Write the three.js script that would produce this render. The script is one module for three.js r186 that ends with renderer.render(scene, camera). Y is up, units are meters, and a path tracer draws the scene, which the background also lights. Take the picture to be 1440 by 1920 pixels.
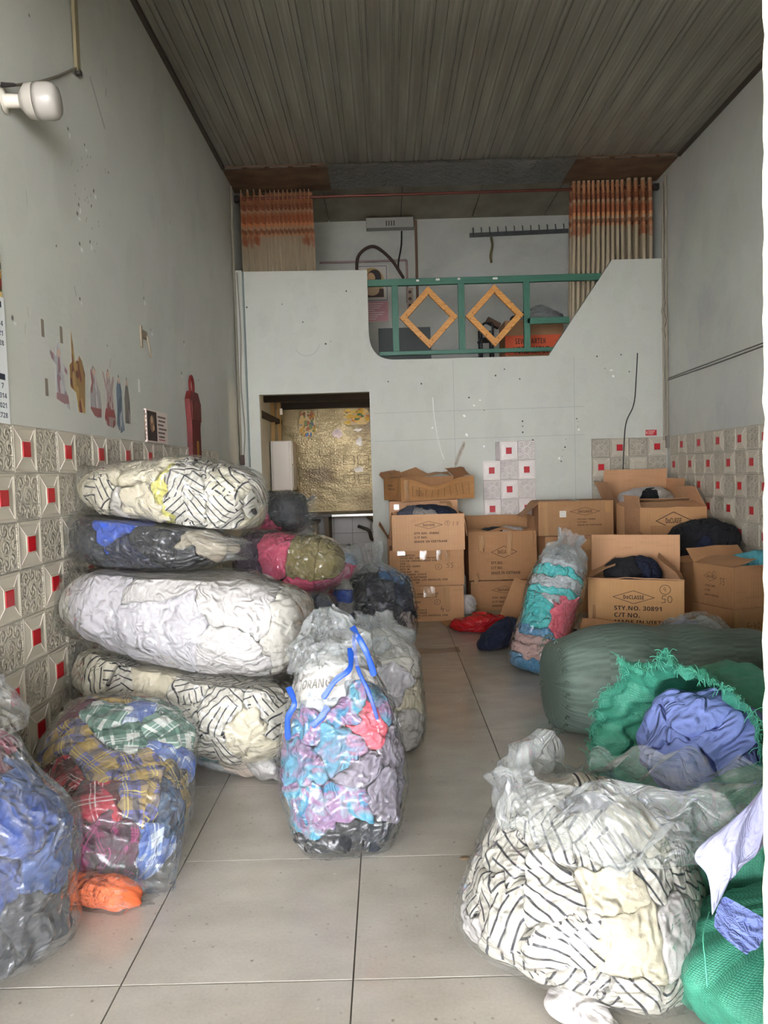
import * as THREE from 'three';
import { mergeGeometries, mergeVertices } from 'three/addons/utils/BufferGeometryUtils.js';
import { RoundedBoxGeometry } from 'three/addons/geometries/RoundedBoxGeometry.js';

// ---------- camera, sky, exposure ----------
const scene = new THREE.Scene();
const D2R = Math.PI / 180;
const camera = new THREE.PerspectiveCamera(70.16, 1440 / 1920, 0.05, 100);
camera.position.set(0, 1.299, 0);
camera.rotation.set(-3.032 * D2R, 0.219 * D2R, -1.608 * D2R, 'YXZ');
camera.updateMatrixWorld(true); camera.updateProjectionMatrix();
scene.background = new THREE.Color(0.93, 0.97, 1.0);        // even overcast sky
scene.backgroundIntensity = 0.7;
const sun = new THREE.DirectionalLight('#f7f8ff', 80);        // high sun behind the shop: it lights the street, not the room
sun.position.set(-5, 15, -16); sun.target.position.set(0, 0, 4); sun.castShadow = true; sun.shadow.mapSize.set(2048, 2048); Object.assign(sun.shadow.camera, { left: -16, right: 16, top: 16, bottom: -16, near: 1, far: 60 }); scene.add(sun, sun.target);
const renderer = new THREE.WebGLRenderer({ antialias: true });
renderer.toneMapping = THREE.LinearToneMapping;
renderer.toneMappingExposure = 1.9;
renderer.shadowMap.enabled = true;

// ---------- helpers ----------
function rng(seed) { let a = seed >>> 0; return () => { a = (a + 0x6D2B79F5) >>> 0; let t = a; t = Math.imul(t ^ (t >>> 15), t | 1); t ^= t + Math.imul(t ^ (t >>> 7), t | 61); return ((t ^ (t >>> 14)) >>> 0) / 4294967296; }; }
const PERM = new Uint8Array(512); { const r = rng(7), p = [...Array(256).keys()]; for (let i = 255; i > 0; i--) { const j = Math.floor(r() * (i + 1)); [p[i], p[j]] = [p[j], p[i]]; } for (let i = 0; i < 512; i++) PERM[i] = p[i & 255]; }
const fade = t => t * t * t * (t * (t * 6 - 15) + 10), lerp = (a, b, t) => a + (b - a) * t, clamp = (x, a, b) => x < a ? a : x > b ? b : x;
function grad(h, x, y, z) { h &= 15; const u = h < 8 ? x : y, v = h < 4 ? y : h === 12 || h === 14 ? x : z; return ((h & 1) ? -u : u) + ((h & 2) ? -v : v); }
function noise(x, y, z, P = 256) {   // gradient noise, period P in each direction
  const X = Math.floor(x), Y = Math.floor(y), Z = Math.floor(z); x -= X; y -= Y; z -= Z;
  const m = (a) => ((a % P) + P) % P, x0 = m(X), x1 = m(X + 1), y0 = m(Y), y1 = m(Y + 1), z0 = m(Z), z1 = m(Z + 1), u = fade(x), v = fade(y), w = fade(z);
  const h = (a, b, c) => PERM[PERM[PERM[a & 255] + (b & 255)] + (c & 255)];
  return lerp(lerp(lerp(grad(h(x0, y0, z0), x, y, z), grad(h(x1, y0, z0), x - 1, y, z), u), lerp(grad(h(x0, y1, z0), x, y - 1, z), grad(h(x1, y1, z0), x - 1, y - 1, z), u), v),
    lerp(lerp(grad(h(x0, y0, z1), x, y, z - 1), grad(h(x1, y0, z1), x - 1, y, z - 1), u), lerp(grad(h(x0, y1, z1), x, y - 1, z - 1), grad(h(x1, y1, z1), x - 1, y - 1, z - 1), u), v), w);
}
const fbm = (x, y, z, P = 256, n = 4) => { let s = 0, a = 0.5; for (let i = 0; i < n; i++) { s += a * noise(x, y, z, P); x *= 2; y *= 2; z = z * 2 + 3.1; P = Math.min(256, P * 2); a *= 0.5; } return s; };
const ridge = (x, y, z, P) => 1 - 2 * Math.abs(noise(x, y, z, P));
const V = (x, y, z) => new THREE.Vector3(x, y, z);

const taken = {};
function numbered(n) { const k = taken[n] = (taken[n] ?? -1) + 1; return k ? n + '_' + String(k).padStart(3, '0') : n; }
const shadow = o => { o.traverse(c => { if (c.isMesh) { c.castShadow = true; c.receiveShadow = true; } }); return o; };
function tag(o, label, category, group) { o.userData.label = label; o.userData.category = category; if (group) o.userData.group = group; return o; }
function thing(name, label, category, pos = [0, 0, 0], ry = 0, group) { const o = new THREE.Group(); o.name = numbered(name); o.position.set(...pos); o.rotation.y = ry; scene.add(o); return tag(o, label, category, group); }
function solo(name, geo, mat, label, category, group, pos, ry) { const o = new THREE.Mesh(geo, mat); o.name = numbered(name); if (pos) o.position.set(...pos); if (ry) o.rotation.y = ry; scene.add(o); return tag(o, label, category, group); }
function part(parent, name, geo, mat, pos, rot, label) { const o = new THREE.Mesh(geo, mat); o.name = name; if (pos) o.position.set(...pos); if (rot) o.rotation.set(...rot); if (label) o.userData.label = label; parent.add(o); return o; }
function struct(name, label, category) { const o = new THREE.Group(); o.name = name; o.userData = { kind: 'structure', label, category }; scene.add(o); return o; }
const box = (w, h, d, x = 0, y = 0, z = 0) => new THREE.BoxGeometry(w, h, d).translate(x, y, z);
const rbox = (w, h, d, r = 0.004, s = 2) => new RoundedBoxGeometry(w, h, d, s, r);
const tube = (pts, r, seg = 24, rs = 8, closed = false) => new THREE.TubeGeometry(new THREE.CatmullRomCurve3(pts.map(p => V(...p)), closed, 'centripetal'), seg, r, rs, closed);
const cyl = (r0, r1, h, n = 20) => new THREE.CylinderGeometry(r0, r1, h, n);

// ---------- textures ----------
function dataTex(n, fn, srgb = false, m = n) { const d = new Uint8Array(n * m * 4); for (let j = 0; j < m; j++) for (let i = 0; i < n; i++) { const c = fn(i / n, j / m), k = (j * n + i) * 4; const v = Array.isArray(c) ? c : [c, c, c]; d[k] = clamp(v[0], 0, 1) * 255; d[k + 1] = clamp(v[1], 0, 1) * 255; d[k + 2] = clamp(v[2], 0, 1) * 255; d[k + 3] = 255; }
  const t = new THREE.DataTexture(d, n, m); t.wrapS = t.wrapT = THREE.RepeatWrapping; t.magFilter = THREE.LinearFilter; if (srgb) t.colorSpace = THREE.SRGBColorSpace; t.needsUpdate = true; return t; }
function canTex(w, h, draw, rep = false) { const c = document.createElement('canvas'); c.width = w; c.height = h; const g = c.getContext('2d'); draw(g, w, h); const t = new THREE.CanvasTexture(c); t.colorSpace = THREE.SRGBColorSpace; if (rep) t.wrapS = t.wrapT = THREE.RepeatWrapping; return t; }
const rep = (t, x, y = x) => { const c = t.clone(); c.repeat.set(x, y); c.needsUpdate = true; return c; };
const TAU = Math.PI * 2;
const clothBump = dataTex(512, (u, v) => { const w = fbm(u * 3, v * 3, 1, 3, 3), q = fbm(u * 4, v * 4, 7, 4, 3), m = clamp(0.5 + 1.6 * noise(u * 3, v * 3, 12, 3), 0, 1), n = clamp(0.5 + 1.6 * noise(u * 4, v * 4, 22, 4), 0, 1); return 0.5 + 0.2 * m * Math.cos(TAU * (4 * u + 2 * v + 1.8 * w)) + 0.16 * n * Math.cos(TAU * (3 * u - 7 * v + 2.2 * q)) + 0.07 * (1 - m) * Math.cos(TAU * (13 * u + 5 * v + 2.5 * q)) + 0.25 * q + 0.02 * noise(u * 90, v * 90, 3, 90); });
const filmBump = dataTex(512, (u, v) => { const w = 0.8 * noise(u * 4, v * 4, 1, 4), q = 0.8 * noise(u * 4, v * 4, 8, 4), sh = (x) => { const r = Math.max(0, x); return r * r * r; }; return clamp(0.3 + 0.4 * sh(ridge(u * 6 + w, v * 3 + q, 2, 6)) + 0.2 * sh(ridge(u * 12 + w * 2, v * 5 + q * 2, 9, 60)) + 0.16 * sh(ridge(u * 5 + q, v * 10 + w * 2, 15, 10)) + 0.3 * noise(u * 3, v * 3, 4, 3), 0, 1); });
const plasterBump = dataTex(512, (u, v) => 0.5 + 0.35 * fbm(u * 8, v * 8, 1, 8, 4) + 0.12 * noise(u * 64, v * 64, 2, 64));
const mottled = (r, g, b, amp, f, seed, tint = [1, 1, 1]) => dataTex(256, (u, v) => { const n = fbm(u * f, v * f, seed, f, 5) * amp, s = noise(u * 64, v * 64, seed + 4, 64) * amp * 0.35; return [r + (n + s) * tint[0], g + (n + s) * tint[1], b + (n + s) * tint[2]]; }, true);
const weave = dataTex(256, (u, v) => { const x = u * 32, y = v * 32, o = (Math.floor(x) + Math.floor(y)) % 2, fx = Math.abs(x % 1 - 0.5), fy = Math.abs(y % 1 - 0.5); return 0.85 - (o ? fx : fy) * 0.7 - 0.25 * Math.max(fx, fy) + 0.1 * noise(x / 4, y / 4, 2, 8); });
const clothMats = {};
function std(color, o = {}) { return new THREE.MeshStandardMaterial({ color, roughness: 0.8, ...o }); }
function cloth(color, o = {}) { const k = color + JSON.stringify(o.k ?? ''); if (!clothMats[k]) { const { k: _, ...q } = o; clothMats[k] = std(color, { roughness: 0.92, bumpMap: rep(clothBump, 3.4), bumpScale: 0.02, ...q }); } return clothMats[k]; }

// ---------- the room's paint ----------
const paintBase = (g, w, h, c, r, amt = 1) => { g.fillStyle = c; g.fillRect(0, 0, w, h); for (let i = 0; i < 900 * amt; i++) { const x = r() * w, y = r() * h, s = 3 + r() * 40; g.fillStyle = `rgba(${r() < 0.5 ? '120,122,112' : '205,212,206'},${0.01 + r() * 0.025})`; g.beginPath(); g.ellipse(x, y, s, s * (0.4 + r() * 2), r() * 0.4, 0, 7); g.fill(); } };
const paintMat = (draw, w = 1024, h = 1024) => new THREE.MeshStandardMaterial({ map: canTex(w, h, draw), roughness: 0.75, bumpMap: rep(plasterBump, 3), bumpScale: 0.004 });
// ---------- room shell ----------
const XL = -1.45, XR = 2.82, ZB = -7.32, ZF = -1.25, HC = 4.19;
const WALLC = '#c2c2b6';
const leftMat = paintMat((g, w, h) => {
  const r = rng(11), L = 9.1, px = (z) => (-1.0 - z) / L * w, py = y => (1 - y / 4.4) * h; paintBase(g, w, h, WALLC, r, 2);
  const marks = [[2.97, -3.71], [2.96, -3.52], [2.64, -3.6], [2.69, -3.76], [2.59, -3.58], [2.45, -3.59], [2.5, -3.72], [2.96, -4.02], [2.78, -3.8], [2.3, -5.39], [2.07, -5.77], [2.06, -5.29], [2.24, -4.63], [2.36, -3.33], [2.18, -3.56], [2.41, -4.52], [1.95, -2.9], [3.27, -3.18]];
  for (const [y, z] of marks) { g.fillStyle = 'rgba(60,58,52,.75)'; g.beginPath(); g.ellipse(px(z), py(y), 0.9 + r() * 1.4, 1 + r() * 2, r(), 0, 7); g.fill(); if (r() < 0.6) { g.fillStyle = 'rgba(232,236,230,.7)'; g.fillRect(px(z) + 2, py(y) + 3, 3 + r() * 3, 2 + r() * 4); } }
  g.strokeStyle = 'rgba(70,68,60,.35)'; for (let i = 0; i < 60; i++) { const x = r() * w, y = r() * h * 0.62; g.lineWidth = 0.7 + r(); g.beginPath(); g.moveTo(x, y); g.lineTo(x + (r() - 0.5) * 14, y + r() * 16); g.stroke(); }
  g.strokeStyle = 'rgba(70,66,58,.28)'; g.lineWidth = 4; g.beginPath(); g.moveTo(px(-3.82), py(3.36)); g.lineTo(px(-4.0), py(3.18)); g.stroke();
  for (let i = 0; i < 22; i++) { g.fillStyle = 'rgba(70,66,58,.5)'; g.fillRect(px(-3.55 - r() * 0.3), py(2.4 + r() * 0.55), 1.5, 2.5); }
}, 2048, 1024);
const rightMat = paintMat((g, w, h) => paintBase(g, w, h, WALLC, rng(12), 2), 1024, 512);
const plainPaint = paintMat((g, w, h) => paintBase(g, w, h, WALLC, rng(13)), 512, 512);
const wallLeft = struct('wall_left', 'pale grey-green painted left wall with marks and stickers', 'wall');
part(wallLeft, 'wall_surface', box(0.16, 4.4, 9.1, XL - 0.08, 2.2, -5.55), leftMat);
const wallRight = struct('wall_right', 'pale grey-green painted right wall above foam tiles', 'wall');
part(wallRight, 'wall_surface', box(0.16, 4.4, 9.1, XR + 0.08, 2.2, -5.55), rightMat);

// back wall: painted boards, a doorway, and a cut-out above for the loft
const bs = new THREE.Shape();
bs.moveTo(XL, 0); bs.lineTo(-1.24, 0); bs.lineTo(-1.24, 2.115); bs.lineTo(-0.14, 2.115); bs.lineTo(-0.14, 0); bs.lineTo(XR, 0); bs.lineTo(XR, 3.34); bs.lineTo(2.29, 3.34); bs.lineTo(1.65, 2.42); bs.lineTo(0.12, 2.425); bs.bezierCurveTo(-0.05, 2.43, -0.13, 2.52, -0.13, 2.72); bs.lineTo(-0.13, 3.31); bs.lineTo(XL, 3.33);
const bg = new THREE.ExtrudeGeometry(bs, { depth: 0.1, bevelEnabled: false, curveSegments: 20 }); bg.translate(0, 0, ZB - 0.1);
{ const p = bg.attributes.position, uv = bg.attributes.uv; for (let i = 0; i < p.count; i++) uv.setXY(i, (p.getX(i) - XL + 0.4 * Math.max(0, -(p.getZ(i) - ZB))) / (XR - XL + 0.1), p.getY(i) / 3.4); }
const backMat = paintMat((g, w, h) => {
  const r = rng(14), px = x => (x - XL) / (XR - XL + 0.1) * w, py = y => (1 - y / 3.4) * h; paintBase(g, w, h, WALLC, r, 2);
  g.strokeStyle = 'rgba(140,148,140,.6)'; g.lineWidth = 2; for (const y of [1.62, 1.9]) { g.beginPath(); g.moveTo(px(-0.1), py(y)); g.lineTo(px(2.0), py(y + 0.01)); g.stroke(); } for (const x of [0.7, 1.9]) { g.beginPath(); g.moveTo(px(x), py(0)); g.lineTo(px(x), py(2.4)); g.stroke(); }
  const B = [[-1.33, 2.98], [-0.78, 2.82], [-0.51, 2.62], [-0.98, 3.0], [-0.34, 3.11], [-0.56, 2.6], [1.12, 2.24], [1.21, 2.3], [1.36, 2.2], [0.05, 2.21], [0.38, 2.18], [0.85, 2.03], [1.0, 1.9], [2.13, 2.4], [2.21, 2.28], [2.37, 2.41], [2.45, 2.24], [1.38, 1.78], [1.38, 1.73], [1.38, 1.67], [1.48, 1.59], [1.78, 1.48], [1.77, 1.42], [1.76, 1.37], [1.81, 1.59], [1.8, 1.51], [1.92, 1.79], [1.93, 1.71], [1.93, 1.76]];
  for (const [x, y] of B) { g.fillStyle = 'rgba(45,44,40,.85)'; g.beginPath(); g.arc(px(x), py(y), 1.6 + r() * 2.4, 0, 7); g.fill(); }
  for (const [x, y] of [[0.8, 1.85], [0.48, 1.74], [0.82, 1.66], [0.99, 1.54], [0.9, 1.95], [0.96, 2.0], [2.27, 2.26], [2.29, 2.2], [1.94, 1.68], [1.74, 1.4]]) { g.fillStyle = 'rgba(240,242,236,.9)'; g.beginPath(); g.ellipse(px(x), py(y), 4 + r() * 4, 3 + r() * 3, r(), 0, 7); g.fill(); }
  for (let i = 0; i < 40; i++) { const s = i / 40; g.fillStyle = `rgba(120,100,78,${0.1 + 0.1 * r()})`; g.beginPath(); g.ellipse(px(0.70 + s * 0.09 + (r() - 0.5) * 0.02), py(1.36 + s * 0.22), 4 + r() * 6, 4 + r() * 8, 0.4, 0, 7); g.fill(); }
  g.strokeStyle = 'rgba(90,95,90,.35)'; g.lineWidth = 2; g.beginPath(); g.arc(px(-0.75), py(2.62), 60, 0.2, 2.6); g.stroke();
}, 2048, 1536);
const wallBack = struct('wall_back', 'painted back wall with kitchen doorway and loft cut-out', 'wall');
part(wallBack, 'wall_surface', bg, backMat);
const edgeDark = std('#3c3a34', { roughness: 0.7 });
part(wallBack, 'corner_strip', box(0.075, 3.33, 0.05, -1.4, 1.665, ZB + 0.022), plainPaint);
part(wallBack, 'corner_groove', box(0.012, 3.32, 0.03, -1.356, 1.66, ZB + 0.012), std('#76827f'));
// front wall with the shop opening
const cream = std('#fdf0cb', { roughness: 0.9, bumpMap: rep(plasterBump, 1, 4), bumpScale: 0.006 });
const wallFront = struct('wall_front', 'cream plastered front wall beside the open shop door', 'wall');
{ const jg = new THREE.BoxGeometry(0.5, 4.4, 0.2, 1, 160, 2), p = jg.attributes.position; for (let i = 0; i < p.count; i++) if (p.getX(i) < 0 && p.getZ(i) < 0.09) { const y = p.getY(i); p.setX(i, p.getX(i) + 0.0035 * fbm(y * 22, p.getZ(i) * 9, 3) * 2 + (noise(y * 60, 2, 5) > 0.25 ? 0.003 : 0)); } jg.computeVertexNormals(); jg.translate(0.895, 2.2, -1.15);
  part(wallFront, 'door_jamb', jg, cream); }
part(wallFront, 'wall_surface', mergeGeometries([box(1.83, 4.4, 0.2, 2.06, 2.2, -1.15), box(0.16, 4.4, 0.2, -1.53, 2.2, -1.15), box(2.0, 1.45, 0.2, -0.35, 3.725, -1.15)]), cream);
// pavement outside
const ground = struct('pavement', 'concrete pavement in front of the shop', 'pavement');
part(ground, 'concrete', box(30, 0.1, 20, 0, -0.07, 9.0), std('#aaa8a3', { roughness: 0.95 }));

{ const f = struct('added_bounce_wall', 'unseen pale house front added to bounce sunlight into the shop', 'wall'); const m = std('#e2e3e4', { roughness: 0.9 }); part(f, 'wall_surface', box(20, 4.3, 0.3, -4.0, 2.15, 11.4), m); for (const x of [-11.5, -8, -3.4, 2.2]) { const w = part(f, 'window', rbox(1.3, 1.4, 0.1, 0.01), std('#e9e7e2'), [x, 2.3, 11.22]); part(w, 'pane', rbox(1.1, 1.2, 0.04, 0.01), std('#5c6a72', { roughness: 0.2 }), [0, 0, -0.05]); } part(f, 'door', rbox(1.1, 2.2, 0.08, 0.01), std('#7c6a55'), [0.4, 1.1, 11.22]); }  // added out of view: house front sized to reflect sunlight deep into the room
const skyBlocker = struct('added_sky_blocker', 'unseen flat roof added outside to block the high sky', 'roof');  // added out of view: slab keeps high sky light off the front floor
part(skyBlocker, 'roof_slab', box(14, 0.12, 3.2, 0, 3.1, 0.55), std('#8c8880', { roughness: 0.9 }));
// floor: 60 cm porcelain tiles, each its own piece
const floor = struct('floor', 'glossy beige porcelain tiled floor', 'floor');
part(floor, 'floor_bed', box(4.6, 0.1, 9.1, 0.685, -0.056, -5.55), std('#57524a', { roughness: 0.95 }));
const tileTex = [21, 22, 23].map(s => dataTex(256, (u, v) => { const n = fbm(u * 3 + s, v * 5, s, 256, 5) * 0.07 + noise(u * 70, v * 70, s) * 0.02, d = Math.max(0, noise(u * 40, v * 40, s + 5) - 0.55) * 0.6; return [0.705 + n - d, 0.68 + n - d, 0.635 + n - d]; }, true));
const tileRough = dataTex(256, (u, v) => 0.3 + 0.35 * Math.abs(fbm(u * 4, v * 4, 3, 4, 4)) + 0.08 * noise(u * 40, v * 40, 2, 40));
const tileMats = tileTex.map(t => new THREE.MeshPhysicalMaterial({ map: t, roughness: 0.5, roughnessMap: tileRough, specularIntensity: 0.9, bumpMap: plasterBump, bumpScale: 0.0006 }));
{ const r = rng(5), tg = rbox(0.5965, 0.012, 0.5965, 0.0015, 1);
  for (let i = -1; i <= 6; i++) for (let j = -2; j <= 13; j++) { const x0 = Math.max(XL, -0.72 + 0.6 * (i - 1)), x1 = Math.min(XR, -0.72 + 0.6 * i), z1 = Math.min(-1.05, -1.81 - 0.6 * (j - 1)), z0 = Math.max(-10, -1.81 - 0.6 * j); if (x1 - x0 < 0.04 || z1 - z0 < 0.04) continue;
    const t = part(floor, 'floor_tile', tg, tileMats[Math.floor(r() * 3)], [(x0 + x1) / 2, -0.006, (z0 + z1) / 2]); t.scale.set((x1 - x0 - 0.0035) / 0.5965, 1, (z1 - z0 - 0.0035) / 0.5965); } }

// embossed foam wall tiles
const floral = dataTex(256, (u, v) => { let h = 0.25; const x = u * 2 - 1, y = v * 2 - 1; for (const [cx, cy, s] of [[0, 0, 1], [0.55, 0.55, 1], [-0.55, 0.55, -1], [0.55, -0.55, -1], [-0.55, -0.55, 1], [0, 0.72, 1], [0, -0.72, -1], [0.72, 0, 1], [-0.72, 0, -1]]) { const dx = x - cx, dy = y - cy, d = Math.hypot(dx, dy), a = Math.atan2(dy, dx) * s; if (d < 0.36) h = Math.max(h, (0.55 + 0.45 * Math.sin(a * 2 + d * 24)) * clamp((0.36 - d) * 9, 0, 1)); }
  h = Math.max(h, 0.8 * clamp(1 - Math.abs(noise(u * 9, v * 9, 3)) * 9, 0, 1)); const e = Math.max(Math.abs(x), Math.abs(y)); if (e > 0.93) h = 0.5 + 0.4 * Math.sin((Math.abs(x) > Math.abs(y) ? y : x) * 70); return h; });
const foam = std('#bab29f', { roughness: 0.6 }), foamF = std('#bab29f', { roughness: 0.6, bumpMap: floral, bumpScale: 0.009 }), foamPink = std('#e6dcd4', { roughness: 0.6 }), foamPinkF = std('#e6dcd4', { roughness: 0.6, bumpMap: floral, bumpScale: 0.009 });
const redM = std('#b3141f', { roughness: 0.4 }), beadM = std('#ece0d8', { roughness: 0.5 });
function ringGeo(a, b, rings, capUV) { const pos = [], uv = []; const q = ([x, y, z]) => { pos.push(x, y, z); uv.push(x / a / 2 + 0.5, y / b / 2 + 0.5); };
  const c = ([i, z], k) => { const x = typeof i === 'number' ? i : 0; const X = x <= 0 ? a + x : x, Y = x <= 0 ? b + x : x; return [[-X, -Y, z], [X, -Y, z], [X, Y, z], [-X, Y, z]][k]; };
  for (let n = 0; n + 1 < rings.length; n++) for (let k = 0; k < 4; k++) { const A = c(rings[n], k), B = c(rings[n], (k + 1) % 4), C = c(rings[n + 1], (k + 1) % 4), Dd = c(rings[n + 1], k); q(A); q(B); q(C); q(A); q(C); q(Dd); }
  const l = rings[rings.length - 1]; q(c(l, 0)); q(c(l, 1)); q(c(l, 2)); q(c(l, 0)); q(c(l, 2)); q(c(l, 3));
  const g = new THREE.BufferGeometry(); g.setAttribute('position', new THREE.Float32BufferAttribute(pos, 3)); g.setAttribute('uv', new THREE.Float32BufferAttribute(uv, 2)); g.computeVertexNormals(); return g; }
const cellA = 0.0955, cellB = 0.0945;
const frameGeo = ringGeo(cellA, cellB, [[-0.0005, 0], [-0.0005, 0.005], [-0.003, 0.009], [-0.009, 0.009], [-0.013, 0.006], [-0.017, 0.004], [0.039, 0.009], [0.037, 0.012]]);
const floralGeo = ringGeo(cellA, cellB, [[-0.0005, 0], [-0.0005, 0.005], [-0.003, 0.009], [-0.008, 0.009], [-0.01, 0.006]]);
const redGeo = rbox(0.062, 0.062, 0.005, 0.0015, 1), ridgeGeo = new THREE.CylinderGeometry(0.0016, 0.0016, 1, 4);
const ridges = mergeGeometries([[1, 1], [1, -1], [-1, 1], [-1, -1]].map(([sx, sy]) => { const A = V(sx * (cellA - 0.015), sy * (cellB - 0.015), 0.006), B = V(sx * 0.039, sy * 0.039, 0.0095), d = B.clone().sub(A); const g = ridgeGeo.clone(); g.scale(1, d.length(), 1); g.applyQuaternion(new THREE.Quaternion().setFromUnitVectors(V(0, 1, 0), d.normalize())); return g.translate(...A.add(B).multiplyScalar(0.5).toArray()); }));
function foamTile(parent, red, pos, ry, mats, sx = 1, noRed = false, sy = 1) {
  if (red) { const t = part(parent, 'frame_tile', frameGeo, mats[0], pos, [0, ry, 0]); t.scale.set(sx, sy, 1); part(t, 'diagonal_ridge', ridges, beadM); if (!noRed) part(t, 'red_square', redGeo, redM, [0, 0, 0.0125]); }
  else { const t = part(parent, 'floral_tile', floralGeo, mats[1], pos, [0, ry, 0]); t.scale.set(sx, sy, 1); } }
for (let j = -6; j <= 17; j++) for (let k = 0; k < 8; k++) foamTile(wallLeft, ((j + k) % 2 + 2) % 2 === 0, [XL + 0.001, 1.435 - 0.19 * k, -2.93 - 0.1925 * j], Math.PI / 2, [foam, foamF], 1, j > 9);
for (let j = 0; j <= 11; j++) for (let k = 0; k < 8; k++) foamTile(wallRight, (j + k) % 2 === 1, [XR - 0.001, 1.495 - 0.187 * k, -7.12 + 0.1885 * j], -Math.PI / 2, [foam, foamF], 0.985, false, 0.985);
for (let i = 0; i < 3; i++) for (let k = 0; k < 4; k++) { if (i === 0 && k === 0) { foamTile(wallBack, false, [1.125, 1.49, ZB + 0.001], 0, [foamPink, foamPinkF], 0.25); continue; } foamTile(wallBack, (i + k) % 2 === 1, [1.061 + 0.175 * i, 1.49 - 0.1925 * k, ZB + 0.001], 0, [foamPink, foamPinkF], 0.915, false, 1.018); }
for (let i = 0; i < 4; i++) for (let k = 0; k < 4; k++) foamTile(wallBack, (i + k) % 2 === 1, [2.155 + 0.187 * i, 1.49 - 0.19 * k, ZB + 0.001], 0, [foam, foamF], 0.975, i === 2 && k === 1);

// ceiling: ribbed metal sheets running to the back
const ceil = struct('ceiling', 'dark ribbed metal sheet ceiling', 'ceiling');
const metalTex = dataTex(256, (u, v) => { const n = 0.5 + 0.18 * fbm(u * 24, v * 2, 3, 24, 3) + 0.3 * fbm(u * 3, v * 3, 8, 3, 4); return [0.52 * n + 0.29, 0.505 * n + 0.28, 0.46 * n + 0.25]; }, true);
const metal = std('#ffffff', { map: metalTex, roughness: 0.42, metalness: 0.25, bumpMap: metalTex, bumpScale: 0.002 });
part(ceil, 'roof_slab', box(4.6, 0.12, 9.2, 0.685, 4.4, -5.6), std('#4c4a45'));
{ const pitch = 0.2135; const s = new THREE.Shape(); s.moveTo(-0.1055, 0); for (const [x, y] of [[-0.03, 0], [-0.026, 0.01], [-0.016, 0.01], [-0.012, 0], [0.012, 0], [0.016, 0.01], [0.026, 0.01], [0.03, 0], [0.1055, 0], [0.1055, 0.02], [-0.1055, 0.02]]) s.lineTo(x, y);
  const g = new THREE.ExtrudeGeometry(s, { depth: 5.7, bevelEnabled: false }); { const p = g.attributes.position, uv = g.attributes.uv; for (let i = 0; i < p.count; i++) uv.setXY(i, p.getX(i) * 2, p.getZ(i) * 0.3); }
  for (let k = 0; k < 20; k++) { const x = XL + 0.107 + pitch * k; const m = part(ceil, 'ceiling_sheet', g, metal, [x, HC + 0.001 * Math.sin(k * 7.1), -6.95]); }
  part(ceil, 'edge_trim', mergeGeometries([box(0.03, 0.03, 5.7, XL + 0.015, HC - 0.012, -4.1), box(0.03, 0.03, 5.7, XR - 0.015, HC - 0.012, -4.1)]), std('#4a4238'));
  const board = std('#b09c88', { roughness: 0.7, map: mottled(0.62, 0.55, 0.48, 0.25, 4, 9) }), foil = std('#b9b6ad', { metalness: 0.9, roughness: 0.28, bumpMap: rep(filmBump, 3, 1), bumpScale: 0.03 });
  part(ceil, 'soffit_board', box(0.98, 0.03, 0.6, -0.96, 4.19, -7.24), board); part(ceil, 'soffit_board', box(0.95, 0.03, 0.6, 2.34, 4.19, -7.24), board);
  part(ceil, 'insulation_foil', box(2.34, 0.02, 0.6, 0.70, 4.195, -7.24), std('#8f8e88', { metalness: 0.8, roughness: 0.28, bumpMap: rep(filmBump, 5, 2), bumpScale: 0.03 }));
  const r = rng(3); for (let k = 0; k < 20; k++) part(ceil, 'foil_edge', box(0.15 + r() * 0.03, 0.02 + 0.008 * r(), 0.006, XL + 0.107 + pitch * k, 4.178, -6.945), foil);
  // loft ceiling
  const lc = std('#c9c3b2', { roughness: 0.35, metalness: 0.3, map: mottled(0.7, 0.68, 0.62, 0.2, 3, 4) });
  for (let k = 0; k < 5; k++) part(ceil, 'loft_ceiling_panel', box(0.845, 0.015, 1.5, XL + 0.43 + 0.855 * k, 4.33, -8.25), lc); }
const wallLoft = struct('wall_loft', 'dim painted wall at the back of the loft', 'wall');
part(wallLoft, 'wall_surface', box(4.27, 2.0, 0.1, 0.685, 3.36, -8.95), plainPaint);
const loftFloor = struct('floor_loft', 'loft floor slab behind the back wall', 'floor');
part(loftFloor, 'slab', box(4.27, 0.12, 2.6, 0.685, 2.34, -8.72), std('#6e6a62'));

// ---------- the kitchen behind the doorway ----------
const kitchenTex = dataTex(512, (u, v) => { const n = 0.5 + 0.5 * fbm(u * 5, v * 5, 2, 5, 5) + 0.16 * fbm(u * 40, v * 6, 6, 40, 3); const dirt = clamp(fbm(u * 3, v * 3, 14, 3, 4) * 2.2, 0, 0.6); return [(0.40 + 0.28 * n) - dirt * 0.3, (0.35 + 0.25 * n) - dirt * 0.3, (0.22 + 0.2 * n) - dirt * 0.26]; }, true);
const wallKitchen = struct('wall_kitchen', 'stained golden metal sheet wall of the back kitchen', 'wall');
part(wallKitchen, 'metal_sheet', box(2.9, 1.55, 0.04, 0.0, 1.55, -10.0), std('#ffffff', { map: kitchenTex, roughness: 0.3, metalness: 0.35, bumpMap: rep(plasterBump, 2), bumpScale: 0.012 }));
part(wallKitchen, 'wall_surface', box(2.9, 2.4, 0.08, 0.0, 1.2, -10.07), std('#8d8776'));
part(wallKitchen, 'top_beam', box(2.9, 0.1, 0.12, 0.0, 2.25, -9.92), std('#2c2620'));
part(wallKitchen, 'ceiling_beam', box(2.9, 0.08, 0.1, 0.0, 2.24, -8.9), std('#2c2620'));
part(wallKitchen, 'side_wall', box(0.1, 2.3, 2.6, 1.4, 1.15, -8.7), std('#b7ad95'));
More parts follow.
